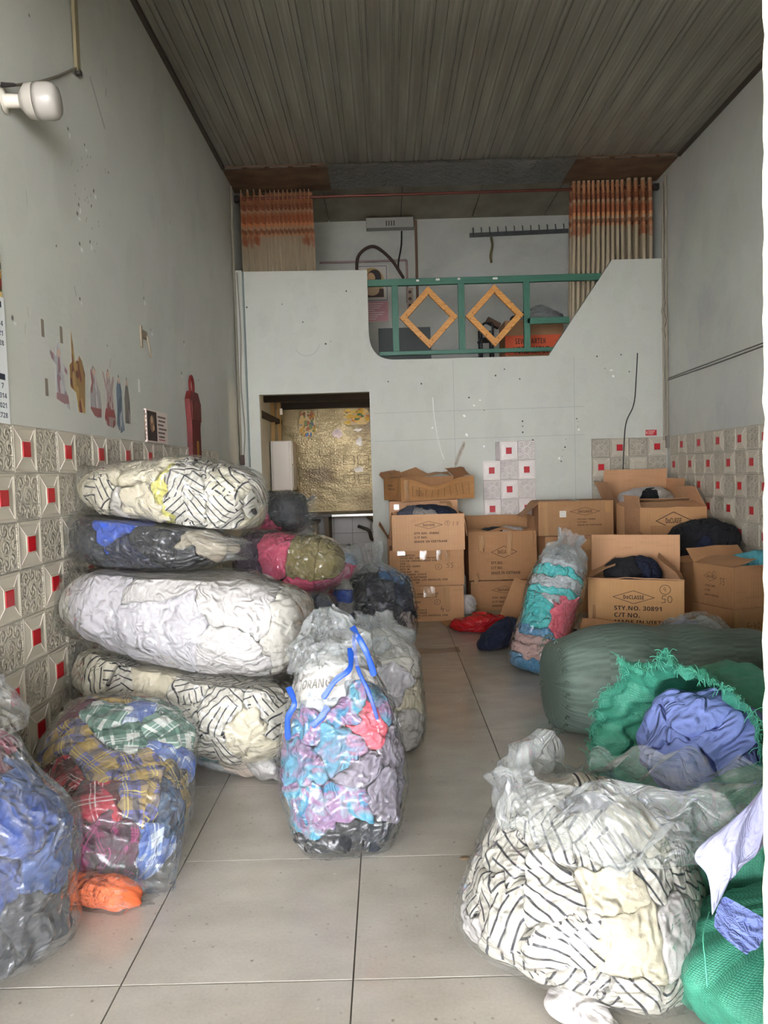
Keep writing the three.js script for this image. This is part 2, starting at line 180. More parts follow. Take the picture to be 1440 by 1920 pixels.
part(wallKitchen, 'wood_post', box(0.05, 1.2, 0.05, XL + 0.06, 1.7, -9.7), std('#a98a58')); part(wallKitchen, 'wood_post', box(0.05, 1.2, 0.05, XL + 0.03, 1.7, -9.35), std('#a98a58'));
part(wallKitchen, 'side_rail', box(0.06, 0.06, 2.4, XL + 0.04, 2.02, -8.7), std('#3a332b'));
part(wallKitchen, 'scored_outline', mergeGeometries([[-0.82, 1.56], [-0.5, 1.43], [-0.3, 1.43], [-0.1, 1.43], [-0.5, 1.17], [-0.3, 1.17], [-0.1, 1.17]].flatMap(([x, y]) => [box(0.15, 0.006, 0.004, x, y, -9.978), box(0.15, 0.006, 0.004, x, y + 0.12, -9.978), box(0.008, 0.12, 0.004, x - 0.075, y + 0.06, -9.978), box(0.008, 0.12, 0.004, x + 0.075, y + 0.06, -9.978)])), std('#5d5138'));
function fruitTex(seed, cols) { return canTex(256, 256, (g, w, h) => { const r = rng(seed); g.fillStyle = '#d8c394'; g.fillRect(0, 0, w, h); for (let i = 0; i < 70; i++) { g.fillStyle = cols[Math.floor(r() * cols.length)]; g.beginPath(); g.ellipse(r() * w, r() * h, 10 + r() * 26, 10 + r() * 20, r() * 3, 0, 7); g.fill(); } }); }
const roundPic = (w, h, r) => { const s = new THREE.Shape(); s.moveTo(-w / 2 + r, -h / 2); s.lineTo(w / 2 - r, -h / 2); s.quadraticCurveTo(w / 2, -h / 2, w / 2, -h / 2 + r); s.lineTo(w / 2, h / 2 - r); s.quadraticCurveTo(w / 2, h / 2, w / 2 - r, h / 2); s.lineTo(-w / 2 + r, h / 2); s.quadraticCurveTo(-w / 2, h / 2, -w / 2, h / 2 - r); s.lineTo(-w / 2, -h / 2 + r); s.quadraticCurveTo(-w / 2, -h / 2, -w / 2 + r, -h / 2); const g = new THREE.ExtrudeGeometry(s, { depth: 0.003, bevelEnabled: false, curveSegments: 8 }); const p = g.attributes.position, uv = g.attributes.uv; for (let i = 0; i < p.count; i++) uv.setXY(i, p.getX(i) / w + 0.5, p.getY(i) / h + 0.5); return g; };
solo('fruit_sticker', roundPic(0.22, 0.36, 0.1), std('#ffffff', { map: fruitTex(31, ['#c79a2e', '#7a8a4a', '#b0653a', '#4a6f9a', '#e0c070', '#8b5a2a']), roughness: 0.5 }), 'tall arched fruit sticker on the kitchen wall', 'sticker', null, [-1.05, 2.0, -9.978]);
solo('fruit_sticker', roundPic(0.36, 0.22, 0.08), std('#ffffff', { map: fruitTex(32, ['#e2b93a', '#f0cf62', '#3f7a4a', '#d88a4a', '#f0d890']), roughness: 0.5 }), 'wide yellow fruit sticker on the kitchen wall', 'sticker', null, [-0.38, 2.08, -9.978]);
const tornPic = (w, h, seed) => { const r = rng(seed * 977), s = new THREE.Shape(Array.from({ length: 18 }, (_, i) => { const a = i / 18 * TAU, q = 0.32 + 0.2 * r(); return new THREE.Vector2(w * q * Math.cos(a), h * q * Math.sin(a)); })); return new THREE.ExtrudeGeometry(s, { depth: 0.003, bevelEnabled: false }); };
const foilSts = ['#c9a79c', '#d8cfbe', '#d8cfbe', '#cfc4ac'].map(c => std(c, { roughness: 0.3, map: mottled(0.85, 0.83, 0.8, 0.5, 6, 12) }));
for (const [x, y, w, h, l] of [[-0.64, 1.86, 0.16, 0.16, 'torn white and red sticker left of the yellow fruit'], [-0.36, 1.9, 0.14, 0.05, 'thin shiny torn sticker below the yellow fruit'], [-0.35, 1.74, 0.1, 0.14, 'star-like shiny torn sticker in middle of kitchen wall'], [-0.37, 1.36, 0.15, 0.1, 'shiny torn sticker low on the kitchen wall']]) solo('torn_sticker', tornPic(w, h, w * 9 + y), foilSts[taken.torn_sticker === undefined ? 0 : taken.torn_sticker + 1], l, 'sticker', null, [x, y, -9.978]);
{ const c = thing('wall_cabinet', 'white wall cabinet at left inside the kitchen doorway', 'cabinet', [-1.3, 1.12, -9.35]); const wm = std('#d6d0c6', { roughness: 0.5 });
  part(c, 'body', rbox(0.26, 0.62, 0.42, 0.004), wm, [0, 0.31, 0]); part(c, 'door', rbox(0.2, 0.6, 0.012, 0.003), std('#e4dfd6', { roughness: 0.4 }), [0.0, 0.31, 0.217]); for (const y of [0.14, 0.44]) part(c, 'shelf_door', rbox(0.012, 0.27, 0.36, 0.003), std('#cfc9bf'), [0.136, y + 0.03, 0]); }
{ const c = thing('kitchen_counter', 'dark kitchen counter with steel edge and sink', 'counter', [-0.4, 0, -9.6]); const st = std('#d8d6d0', { metalness: 0.9, roughness: 0.25 });
  part(c, 'worktop', rbox(1.9, 0.04, 0.6, 0.006), std('#3d362f', { roughness: 0.4 }), [0.1, 0.78, -0.05]); part(c, 'steel_edge', rbox(0.72, 0.035, 0.03, 0.006), st, [0.05, 0.775, 0.265]); part(c, 'sink_bowl', new THREE.SphereGeometry(0.2, 24, 12, 0, Math.PI * 2, Math.PI / 2, Math.PI / 2).scale(1.1, 0.7, 0.9), st, [0.33, 0.77, 0.05]);
  part(c, 'leg_panel', rbox(0.06, 0.76, 0.5, 0.004), std('#6a6357'), [-0.38, 0.38, -0.03]);
  part(c, 'drain_pipe', tube([[0.33, 0.63, 0.05], [0.33, 0.5, 0.06], [0.2, 0.44, 0.1], [0.16, 0.56, 0.12], [0.08, 0.6, 0.12], [0.02, 0.62, 0.1]], 0.022, 40), std('#2b2a28', { roughness: 0.45 })); part(c, 'drain_pipe', tube([[0.36, 0.62, 0.06], [0.37, 0.4, 0.07], [0.36, 0.1, 0.07]], 0.03, 16), std('#34322f', { roughness: 0.45 }));
  for (let i = 0; i < 6; i++) for (let j = 0; j < 3; j++) part(c, 'wall_tile', rbox(0.245, 0.245, 0.01, 0.002, 1), std('#cfcdca', { roughness: 0.25 }), [-0.7 + 0.25 * i, 0.125 + 0.25 * j, -0.33]);
  part(c, 'low_slab', rbox(0.55, 0.04, 0.5, 0.004), std('#4a423a'), [-0.75, 0.7, 0.25]); part(c, 'low_support', rbox(0.05, 0.68, 0.4, 0.004), std('#857b68'), [-0.52, 0.34, 0.25]); }
{ const l = thing('kitchen_lamp', 'bare warm bulb hanging in the kitchen ceiling', 'lamp', [0.85, 1.98, -7.85]);
  part(l, 'holder', cyl(0.022, 0.03, 0.08), std('#e0ddd5'), [0, 0.12, 0]); part(l, 'bulb', new THREE.SphereGeometry(0.045, 20, 14), std('#fff2dc', { emissive: '#ffd9a0', emissiveIntensity: 3 })); const p = new THREE.PointLight('#ffe0bc', 1.1); p.castShadow = true; p.shadow.radius = 2; p.position.set(0, 0, 0); l.add(p); part(l, 'cord', cyl(0.004, 0.004, 0.1, 6), std('#222222'), [0, 0.19, 0]); }
solo('kitchen_switch', mergeGeometries([rbox(0.03, 0.07, 0.03, 0.006).toNonIndexed()]), std('#dcd2bd'), 'small white fitting hanging at the kitchen top corner', 'fitting', null, [-1.15, 2.02, -8.2]);
// ---------- loft railing ----------
const greenPaint = std('#3f7561', { roughness: 0.5, map: mottled(0.92, 0.92, 0.9, 0.2, 6, 5) }), woodTex = dataTex(128, (u, v) => { const n = fbm(u * 3, v * 30, 2, 30, 4) * 0.25, k = noise(u * 7, v * 5, 3, 128) > 0.45 ? 0.2 : 0; return [0.80 + n - k, 0.56 + n - k, 0.27 + n * 0.7 - k]; }, true);
const wood = std('#ffffff', { map: rep(woodTex, 4), roughness: 0.5 });
{ const r = thing('loft_railing', 'green painted loft railing with two yellow wooden diamonds', 'railing', [0, 0, ZB - 0.05]);
  part(r, 'top_rail', rbox(2.32, 0.066, 0.04, 0.004), greenPaint, [1.03, 3.19, 0]); part(r, 'bottom_rail', rbox(1.78, 0.04, 0.04, 0.004), greenPaint, [0.86, 2.492, 0]); part(r, 'middle_rail', rbox(0.42, 0.062, 0.036, 0.004), greenPaint, [1.66, 2.775, 0]);
  for (const x of [0.14, 0.8, 1.45]) part(r, 'post', rbox(0.064, 0.66, 0.036, 0.004), greenPaint, [x, 2.835, 0]);
  for (const [x, y, w, h] of [[0.37, 3.2, 0.03, 0.018], [0.57, 3.205, 0.04, 0.02], [0.78, 3.205, 0.03, 0.02], [1.14, 3.2, 0.05, 0.02]]) part(r, 'chipped_paint', roundPic(w, h, 0.008), std('#e4e2d8'), [x, y, 0.0195]);
  for (const [cx, nm] of [[0.47, 'left'], [1.125, 'right']]) { const P = [[0, 0.305], [0.29, 0], [0, -0.305], [-0.29, 0]], q = 0.74; for (let k = 0; k < 4; k++) { const [a, b] = [P[k], P[(k + 1) % 4]], s = new THREE.Shape(); s.moveTo(a[0] * 0.995, a[1] * 0.995); s.lineTo(b[0] * 0.995, b[1] * 0.995); s.lineTo(b[0] * q, b[1] * q); s.lineTo(a[0] * q, a[1] * q); const g = new THREE.ExtrudeGeometry(s, { depth: 0.03, bevelEnabled: true, bevelSize: 0.003, bevelThickness: 0.003, bevelSegments: 1 }); part(r, 'diamond_slat', g, wood, [cx, 2.833, 0.012], null, k ? undefined : `yellow wooden slat of ${nm} diamond`); } } }
// ---------- curtains ----------
const curtainTex = canTex(512, 1024, (g, w, h) => { const r = rng(41); g.fillStyle = '#a99a80'; g.fillRect(0, 0, w, h); const band = (a, b, c) => { g.fillStyle = c; g.fillRect(0, a * h, w, (b - a) * h); };
  band(0.000, 0.051, '#a87552'); band(0.051, 0.068, '#a36a48'); band(0.068, 0.102, '#8d5236'); band(0.102, 0.119, '#b4967a'); band(0.119, 0.133, '#a8714d'); band(0.133, 0.177, '#9c5636'); band(0.177, 0.197, '#c98a5c'); band(0.197, 0.214, '#b59a7d'); band(0.214, 0.238, '#8d5a3c'); band(0.238, 0.252, '#bf8a62');
  g.fillStyle = 'rgba(70,34,20,.5)'; for (const y0 of [0.072, 0.09, 0.217, 0.228]) for (let x = 0; x < w; x += 7) g.fillRect(x, (y0 + 0.008 * Math.sin(x * 0.2)) * h, 4, 7);
  g.fillStyle = 'rgba(150,84,56,.45)'; for (let i = 0; i < 26; i++) { g.beginPath(); g.ellipse(r() * w * 0.3, (0.25 + r() * 0.05) * h, 10 + r() * 12, 14 + r() * 16, 0, 0, 7); g.fill(); }
  for (let i = 0; i < 500; i++) { g.fillStyle = `rgba(255,240,210,${r() * 0.1})`; g.fillRect(r() * w, 0, 1, h); } }, true);
const satin = new THREE.MeshPhysicalMaterial({ map: curtainTex, roughness: 0.3, sheen: 0.5, sheenRoughness: 0.4, side: THREE.DoubleSide });
function curtain(x0, x1, label, dir) { const t = thing('curtain', label, 'curtain', [0, 0, ZB - 0.16]); const NU = 360, NV = 26, pos = [], uv = [], idx = []; const n = 15; const w = x1 - x0;
  for (let j = 0; j <= NV; j++) for (let i = 0; i <= NU; i++) { const s = i / NU, v = j / NV; const q = dir > 0 ? s : 1 - s; const qq = 0.32 * q + 0.68 * Math.pow(q, 1.0) ; const dens = q < 0.35 ? q / 0.35 * 4 : 4 + (q - 0.35) / 0.65 * (n - 4); const amp = (q < 0.35 ? 0.06 : 0.048) * (1 - 0.25 * v) * (0.6 + 0.4 * Math.min(1, v * 8)); const ph = dens * Math.PI * 2; const spread = 1 + 0.05 * v;
    const x = (dir > 0 ? x0 : x1) + dir * w * qq * spread + 0.010 * Math.sin(ph * 2) + 0.004 * noise(s * 9, v * 3, 2); const z = amp * Math.sin(ph) + 0.006 * noise(s * 20, v * 2, 7);
    const topY = 4.15 + (Math.sin(ph) > 0.2 ? 0.02 : -0.015) * (q < 0.35 ? 1.6 : 0.6); pos.push(x, lerp(topY, 2.42, v), z); uv.push(s * 1.2, 1 - (4.15 - lerp(topY, 2.42, v)) / 1.73); }
  for (let j = 0; j < NV; j++) for (let i = 0; i < NU; i++) { const a = j * (NU + 1) + i, b = a + 1, c = a + NU + 1, d = c + 1; idx.push(a, c, b, b, c, d); }
  const g = new THREE.BufferGeometry(); g.setAttribute('position', new THREE.Float32BufferAttribute(pos, 3)); g.setAttribute('uv', new THREE.Float32BufferAttribute(uv, 2)); g.setIndex(idx); g.computeVertexNormals(); part(t, 'pleated_cloth', g, satin);
  for (let k = 0; k < 6; k++) part(t, 'curtain_ring', new THREE.TorusGeometry(0.028, 0.004, 6, 18), std('#9c7a52', { metalness: 0.7, roughness: 0.35 }), [(dir > 0 ? x0 : x1) + dir * w * (0.08 + 0.17 * k), 4.095, 0], [0, Math.PI / 2, 0]); }
curtain(-1.39, -0.66, 'gathered copper and beige satin curtain at the loft left end', 1);
curtain(1.93, 2.74, 'gathered copper and beige satin curtain at the loft right end', -1);
{ const t = thing('curtain_rod', 'thin reddish metal curtain rod across the loft opening', 'rod'); part(t, 'rod', cyl(0.014, 0.014, 4.24, 12).rotateZ(Math.PI / 2), std('#6d3a2f', { metalness: 0.4, roughness: 0.4 }), [0.685, 4.09, ZB - 0.16]); for (const x of [-1.42, 2.79]) part(t, 'bracket', rbox(0.05, 0.06, 0.05, 0.006), std('#2b2825'), [x, 4.09, ZB - 0.16]); }
// ---------- loft things ----------
const posterM = std('#ffffff', { roughness: 0.6, map: canTex(256, 420, (g, w, h) => { g.fillStyle = '#c9c2b4'; g.fillRect(0, 0, w, h); g.strokeStyle = '#5d6a86'; g.lineWidth = 5; g.strokeRect(14, 10, w - 28, 250); g.fillStyle = '#b89a62'; g.beginPath(); g.ellipse(w / 2, 125, 92, 104, 0, 0, 7); g.fill(); g.fillStyle = '#332a28'; g.beginPath(); g.ellipse(140, 110, 58, 76, 0.3, 0, 7); g.fill(); g.fillStyle = '#c8a072'; g.beginPath(); g.ellipse(124, 92, 28, 36, -0.4, 0, 7); g.fill(); g.beginPath(); g.ellipse(82, 104, 22, 25, 0.2, 0, 7); g.fill(); g.fillStyle = '#4b3730'; g.fillRect(40, 176, 176, 62); g.fillStyle = '#c9ab86'; g.beginPath(); g.ellipse(126, 186, 56, 40, 0, 0, 7); g.fill();
  g.fillStyle = '#d59aa0'; g.fillRect(10, 268, w - 20, 146); g.fillStyle = '#f0dcd8'; for (let i = 0; i < 8; i++) g.fillRect(30 + (i % 3) * 9, 282 + i * 16, 180 - (i % 4) * 22, 6); }) });
solo('holy_picture', box(0.4, 0.68, 0.01), posterM, 'framed picture of a figure above pink text, on loft wall', 'poster', null, [-0.1, 3.46, -8.893]);
{ const t = thing('hook_rail', 'long grey hook rail on the loft wall', 'hook rail', [1.71, 4.12, -8.89], 0); t.rotation.z = 0.016; const m = std('#5c5e5c', { metalness: 0.5, roughness: 0.45 }); part(t, 'bar', rbox(1.26, 0.05, 0.02, 0.004), m, [0, 0, 0.012]); for (let k = 0; k < 13; k++) part(t, 'hook', tube([[0, -0.01, 0.02], [0, 0.0, 0.05], [0, 0.05, 0.055], [0, 0.075, 0.04]], 0.007, 10, 6), m, [-0.59 + 0.098 * k, 0, 0]); }
solo('hanging_belt', tube([[0, 0, 0.02], [0.012, -0.1, 0.025], [-0.01, -0.22, 0.02], [0.0, -0.3, 0.02]], 0.014, 16, 6), std('#6b6038'), 'short strap hanging from the hook rail', 'strap', null, [1.33, 4.07, -8.86]);
{ const t = thing('ceiling_vent', 'white vent box with dark slots at loft ceiling edge', 'vent', [0.13, 4.31, -8.82]); part(t, 'case', rbox(0.56, 0.12, 0.12, 0.008), std('#aaa89e'), [0, -0.06, 0]); for (let k = 0; k < 4; k++) part(t, 'slot', box(0.012, 0.06, 0.006), edgeDark, [-0.04 + 0.03 * k, -0.07, 0.06]); }
solo('wall_pipe', mergeGeometries([cyl(0.014, 0.014, 1.04, 8).rotateZ(Math.PI / 2).translate(-0.2, 3.84, 0).toNonIndexed(), cyl(0.014, 0.014, 0.5, 8).translate(0.32, 3.59, 0).toNonIndexed()]), std('#a58f86'), 'thin white pipe bent down beside the loft picture', 'pipe', null, [0, 0, -8.88]);
solo('wall_conduit', cyl(0.016, 0.016, 0.95, 8), std('#7a5f4c'), 'brown upright conduit on the loft wall', 'pipe', null, [0.44, 3.83, -8.88]);
solo('loose_cable', tube([[-0.28, 3.62, 0], [-0.25, 3.9, 0.02], [-0.08, 4.0, 0.03], [0.12, 3.86, 0.02], [0.28, 3.62, 0.01]], 0.018, 40), std('#4b3a30'), 'thick dark cable looping over the loft picture', 'cable', null, [0, 0, -8.86]);
solo('loose_cable', tube([[0.27, 4.18, 0], [0.26, 4.0, 0.01], [0.22, 3.8, 0.02], [0.22, 3.7, 0.02]], 0.009, 20), std('#2a2623'), 'thin black cable hanging on the loft wall', 'cable', null, [0, 0, -8.87]);
{ const t = thing('power_strip', 'narrow beige socket strip on the loft wall', 'socket strip', [0.35, 3.38, -8.88]); part(t, 'case', rbox(0.07, 0.26, 0.03, 0.006), std('#a99684')); for (let k = 0; k < 3; k++) part(t, 'socket', cyl(0.02, 0.02, 0.006, 12).rotateX(Math.PI / 2), std('#5b4a40'), [0, -0.08 + 0.08 * k, 0.017]); }
solo('grey_board', rbox(0.62, 0.62, 0.02, 0.004).rotateX(-0.12), std('#5f6562', { roughness: 0.4 }), 'dark grey board leaning at left in the loft', 'board', null, [0.27, 2.72, -8.78]);
{ const t = thing('metal_stand', 'small black metal stand beside the loft carton', 'stand', [1.12, 2.4, -7.85]); const m = std('#1d1d1e', { metalness: 0.5, roughness: 0.4 }); for (const [x, z] of [[-0.06, 0], [0.06, 0], [-0.06, -0.2], [0.06, -0.2]]) part(t, 'leg', cyl(0.012, 0.012, 0.42, 8), m, [x, 0.21, z]); part(t, 'top_bar', tube([[-0.06, 0.42, 0], [-0.03, 0.46, 0], [0.05, 0.46, 0], [0.06, 0.42, 0]], 0.012, 16), m); part(t, 'seat_plate', rbox(0.16, 0.02, 0.24, 0.006), m, [0, 0.3, -0.1]); }
{ const t = thing('door_lever', 'dark wooden block on the loft stand', 'block', [1.2, 2.88, -7.95]); t.rotation.z = -0.5; part(t, 'block', rbox(0.16, 0.06, 0.1, 0.01), std('#4a3524')); }
// ---------- left wall: lamp, conduit, stickers, calendar ----------
{ const t = thing('wall_bulb', 'unlit white globe bulb in a holder on left wall', 'lamp', [XL, 2.79, -2.92]); const w = std('#aaa498', { roughness: 0.35 }); t.rotation.y = 0; 
  const dir = V(1, 0.02, -0.12).normalize(), q = new THREE.Quaternion().setFromUnitVectors(V(0, 1, 0), dir); const g = (a) => a.applyQuaternion(q);
  const lathe = (pts) => new THREE.LatheGeometry(pts.map(p => new THREE.Vector2(p[0], p[1] < 0.165 ? p[1] * 0.4 : 0.066 + (p[1] - 0.165) * 0.72)), 36);
  part(t, 'holder', g(lathe([[0, 0], [0.045, 0], [0.045, 0.02], [0.026, 0.03], [0.024, 0.16], [0.03, 0.165], [0.0, 0.17]])), std('#cfc8b8', { roughness: 0.5 })); part(t, 'collar', g(lathe([[0, 0.16], [0.028, 0.16], [0.05, 0.185], [0.062, 0.2], [0.066, 0.24], [0.0655, 0.245], [0, 0.245]])), w); part(t, 'globe', g(lathe([[0, 0.243], [0.0655, 0.245], [0.068, 0.27], [0.068, 0.32], [0.064, 0.345], [0.052, 0.362], [0.025, 0.37], [0, 0.371]])), std('#a39d94', { roughness: 0.25 })); part(t, 'wire', tube([[0.01, 0.05, 0.03], [0.05, 0.06, 0.0], [0.02, 0.03, 0.05]], 0.006, 20, 6), std('#26231f')); }
{ const t = thing('wire_conduit', 'yellowed plastic conduit down the upper left wall', 'conduit', [XL + 0.003, 0, 0]); part(t, 'trunking', rbox(0.018, 0.9, 0.045, 0.004), std('#8f8466', { roughness: 0.5 }), [0.0115, 3.73, -3.63]); part(t, 'end_cap', rbox(0.026, 0.025, 0.03, 0.004), edgeDark, [0.013, 3.28, -3.64]); part(t, 'wire', tube([[0.012, 3.3, -3.63], [0.01, 3.15, -3.42], [0.012, 3.02, -3.22], [0.02, 2.88, -2.98]], 0.006, 20, 6), std('#6b6557')); }
solo('corner_conduit', mergeGeometries([cyl(0.012, 0.012, 2.66, 8).translate(0, 2.8, 0).toNonIndexed(), tube([[0.03, 3.3, 0.01], [0.045, 2.7, 0.015], [0.03, 2.2, 0.02], [0.05, 1.75, 0.02], [0.03, 1.5, 0.01]], 0.006, 40, 6).toNonIndexed()]), std('#8c8574'), 'thin conduit and wire down the left back corner', 'conduit', null, [XL + 0.02, 0, ZB + 0.07]);
solo('corner_switch', rbox(0.04, 0.1, 0.03, 0.005), std('#4b3c36'), 'small brown socket at the left corner conduit foot', 'socket', null, [XL + 0.035, 1.47, ZB + 0.08]);
solo('corner_pipe', mergeGeometries([cyl(0.013, 0.013, 2.6, 8).translate(0, 2.82, 0).toNonIndexed(), cyl(0.01, 0.01, 2.5, 8).translate(-0.035, 2.8, 0.005).toNonIndexed(), tube([[-0.03, 2.9, 0.02], [-0.05, 2.8, 0.03], [-0.02, 2.72, 0.02], [-0.045, 2.64, 0.03], [-0.03, 2.55, 0.02]], 0.012, 40, 6).toNonIndexed()]), std('#9a917f'), 'twin white pipes with twisted wire at right corner', 'pipe', null, [XR - 0.015, 0, ZB + 0.05]);
solo('corner_switch', rbox(0.035, 0.12, 0.03, 0.005), std('#7d766a'), 'grey socket at the right corner pipe foot', 'socket', null, [XR - 0.02, 1.53, ZB + 0.06]);
solo('wall_wire', mergeGeometries([tube([[0, 2.14, -7.25], [0, 2.145, -6.4], [0, 2.16, -5.3], [0, 2.17, -4.0]], 0.006, 20, 6), tube([[0, 2.155, -7.25], [0, 2.17, -6.3], [0, 2.185, -5.2], [0, 2.2, -4.0]], 0.005, 20, 6)].map(g => g.toNonIndexed())), std('#6f6a60'), 'pair of thin wires along the right wall', 'wire', null, [XR - 0.01, 0, 0]);
solo('wall_wire', tube([[2.53, 2.42, 0], [2.515, 2.2, 0.005], [2.48, 1.9, 0.01], [2.41, 1.75, 0.01], [2.385, 1.5, 0.005], [2.37, 1.2, 0.005]], 0.005, 40, 6), std('#2a2826'), 'thin black wire hanging on the right back wall', 'wire', null, [0, 0, ZB + 0.008]);
solo('wall_wire', tube([[0.49, 2.04, 0], [0.5, 1.85, 0.005], [0.53, 1.65, 0.004], [0.56, 1.5, 0.005], [0.59, 1.42, 0.004]], 0.005, 30, 6), std('#eeeee6'), 'thin white wire on the back wall above cartons', 'wire', null, [0, 0, ZB + 0.006]);
solo('red_sign', box(0.11, 0.055, 0.003), std('#ffffff', { map: canTex(128, 64, (g, w, h) => { g.fillStyle = '#b01c26'; g.fillRect(0, 0, w, h); g.fillStyle = '#f0c8b8'; for (let i = 0; i < 4; i++) g.fillRect(26 + (i % 2) * 5, 10 + i * 12, 84 - i * 9, 4); g.fillRect(8, 14, 10, 34); }) }), 'tiny red printed label high on the right back wall', 'label', null, [2.66, 1.63, ZB + 0.003]);
const onLeft = (z, y) => [XL + 0.0012, y, z];
const figs = [ // outline in cm, palette
  ['white robed figure sticker with outspread arms', [[-8, 6], [-9, 9], [-3, 7], [-2, 11], [0, 14], [2, 11], [3, 6], [8, 2], [8, 0], [4, 2], [5, -6], [8, -10], [9, -16], [5, -14], [-4, -12], [-4, -6], [-3, 3]], ['#a9a7a8', '#858082', '#bdbab8', '#8f6c6d']],
  ['golden figure sticker with banner', [[-9, 4], [-9, -6], [-3, -8], [-1, -17], [6, -17], [7, -8], [8, 2], [5, 8], [2, 10], [0, 8], [-3, 6], [-4, 14], [-6, 20], [-6, 6]], ['#8a6a34', '#5d3022', '#a98a4c', '#6c2b24']],
  ['grey seated figure sticker', [[-6, -10], [-6, -2], [-3, 3], [-4, 9], [-1, 12], [2, 10], [3, 4], [7, -1], [8, -8], [7, -14], [0, -14]], ['#9d9794', '#7a706c', '#bab4b0', '#8a4f4c']],
  ['figure sticker with raised arms over red base', [[-8, 10], [-6, 9], [-3, 3], [-2, 9], [0, 12], [2, 9], [3, 4], [7, 9], [8, 7], [5, 0], [6, -8], [9, -16], [4, -19], [-5, -18], [-7, -14], [-4, -6], [-4, 0]], ['#a08a82', '#7d3838', '#ad9e96', '#8a3636']],
  ['slim blue robed figure sticker', [[-4, 4], [-2, 8], [0, 12], [2, 8], [4, 3], [4, -10], [6, -18], [0, -20], [-5, -16], [-4, -8]], ['#5f7080', '#b0b4b4', '#7c8c98', '#46545f']],
  ['slim dark figure sticker, last of the row', [[-2, 6], [0, 12], [2, 7], [4, 0], [4, -14], [-4, -14], [-4, 0]], ['#6c645c', '#4c463f', '#8a8278', '#5b544c']]];
figs.forEach(([l, pts, pal], i) => { const s = new THREE.Shape(pts.map(([x, y]) => new THREE.Vector2(x / 100, y / 100))); const g = new THREE.ExtrudeGeometry(s, { depth: 0.0015, bevelEnabled: false }); const p = g.attributes.position, uv = g.attributes.uv; for (let k = 0; k < p.count; k++) uv.setXY(k, p.getX(k) * 4 + 0.5, p.getY(k) * 2.4 + 0.5); g.rotateY(Math.PI / 2);
  const r = rng(60 + i); const m = std('#ffffff', { roughness: 0.4, map: canTex(96, 160, (c, w, h) => { c.fillStyle = pal[0]; c.fillRect(0, 0, w, h); for (let n = 0; n < 60; n++) { c.fillStyle = pal[Math.floor(r() * 4)]; c.beginPath(); c.ellipse(r() * w, r() * h, 2 + r() * 6, 6 + r() * 16, (r() - 0.5) * 0.5, 0, 7); c.fill(); } c.fillStyle = '#c8a890'; c.beginPath(); c.arc(w / 2, h * 0.29, 7, 0, 7); c.fill(); if (pal[3].startsWith('#a') || pal[3].startsWith('#8')) { c.fillStyle = pal[3]; c.fillRect(w * 0.2, h * 0.72, w * 0.7, 16); } }) });
  solo('figure_sticker', g, m, l + ' on left wall', 'sticker', 'row of figure stickers on the left wall', onLeft([-3.29, -3.49, -3.68, -3.87, -4.02, -4.14][i], [1.79, 1.8, 1.76, 1.77, 1.76, 1.76][i])); });
[[-3.15, 1.96, 'upper left piece of brown tape on left wall'], [-3.33, 1.965, 'upper right piece of brown tape on left wall'], [-3.16, 1.71, 'lower piece of brown tape beside the robed figure'], [-4.36, 1.86, 'small white scrap of tape above last figures']].forEach(([z, y, l], i) => solo('tape_scrap', rbox(0.0015, 0.075, 0.026, 0.0005, 1), std(i === 3 ? '#e2e0d6' : '#7d7463'), l, 'tape', null, onLeft(z, y)));
{ const t = thing('wall_hook', 'small hook with a string end on left wall', 'hook', onLeft(-4.42, 2.16)); const m = std('#8c7f6a'); part(t, 'plate', rbox(0.012, 0.13, 0.02, 0.003), m, [0.006, 0, 0]); part(t, 'peg', rbox(0.012, 0.05, 0.1, 0.003), m, [0.006, 0.02, -0.05]); part(t, 'string', tube([[0.01, 0.02, -0.09], [0.02, -0.05, -0.1], [0.01, -0.1, -0.15]], 0.006, 16, 6), m); }
solo('picture_card', box(0.014, 0.2, 0.42), std('#ffffff', { map: canTex(256, 128, (g, w, h) => { g.fillStyle = '#d9c9bc'; g.fillRect(0, 0, w, h); g.fillStyle = '#3a2c24'; g.fillRect(8, 6, 112, 116); g.fillStyle = '#8a6a50'; g.beginPath(); g.ellipse(64, 54, 26, 34, 0, 0, 7); g.fill(); g.fillStyle = '#c09a78'; g.beginPath(); g.arc(60, 40, 15, 0, 7); g.fill(); g.beginPath(); g.arc(80, 70, 12, 0, 7); g.fill(); g.fillStyle = '#6f5c54'; for (let i = 0; i < 6; i++) g.fillRect(134 + (i % 2) * 8, 18 + i * 16, 100 - (i % 3) * 14, 7); g.fillStyle = '#a04848'; g.fillRect(140, 112, 80, 4); }) }), 'small printed picture card standing on the foam tiles', 'card', null, [XL + 0.012, 1.63, -4.62]);
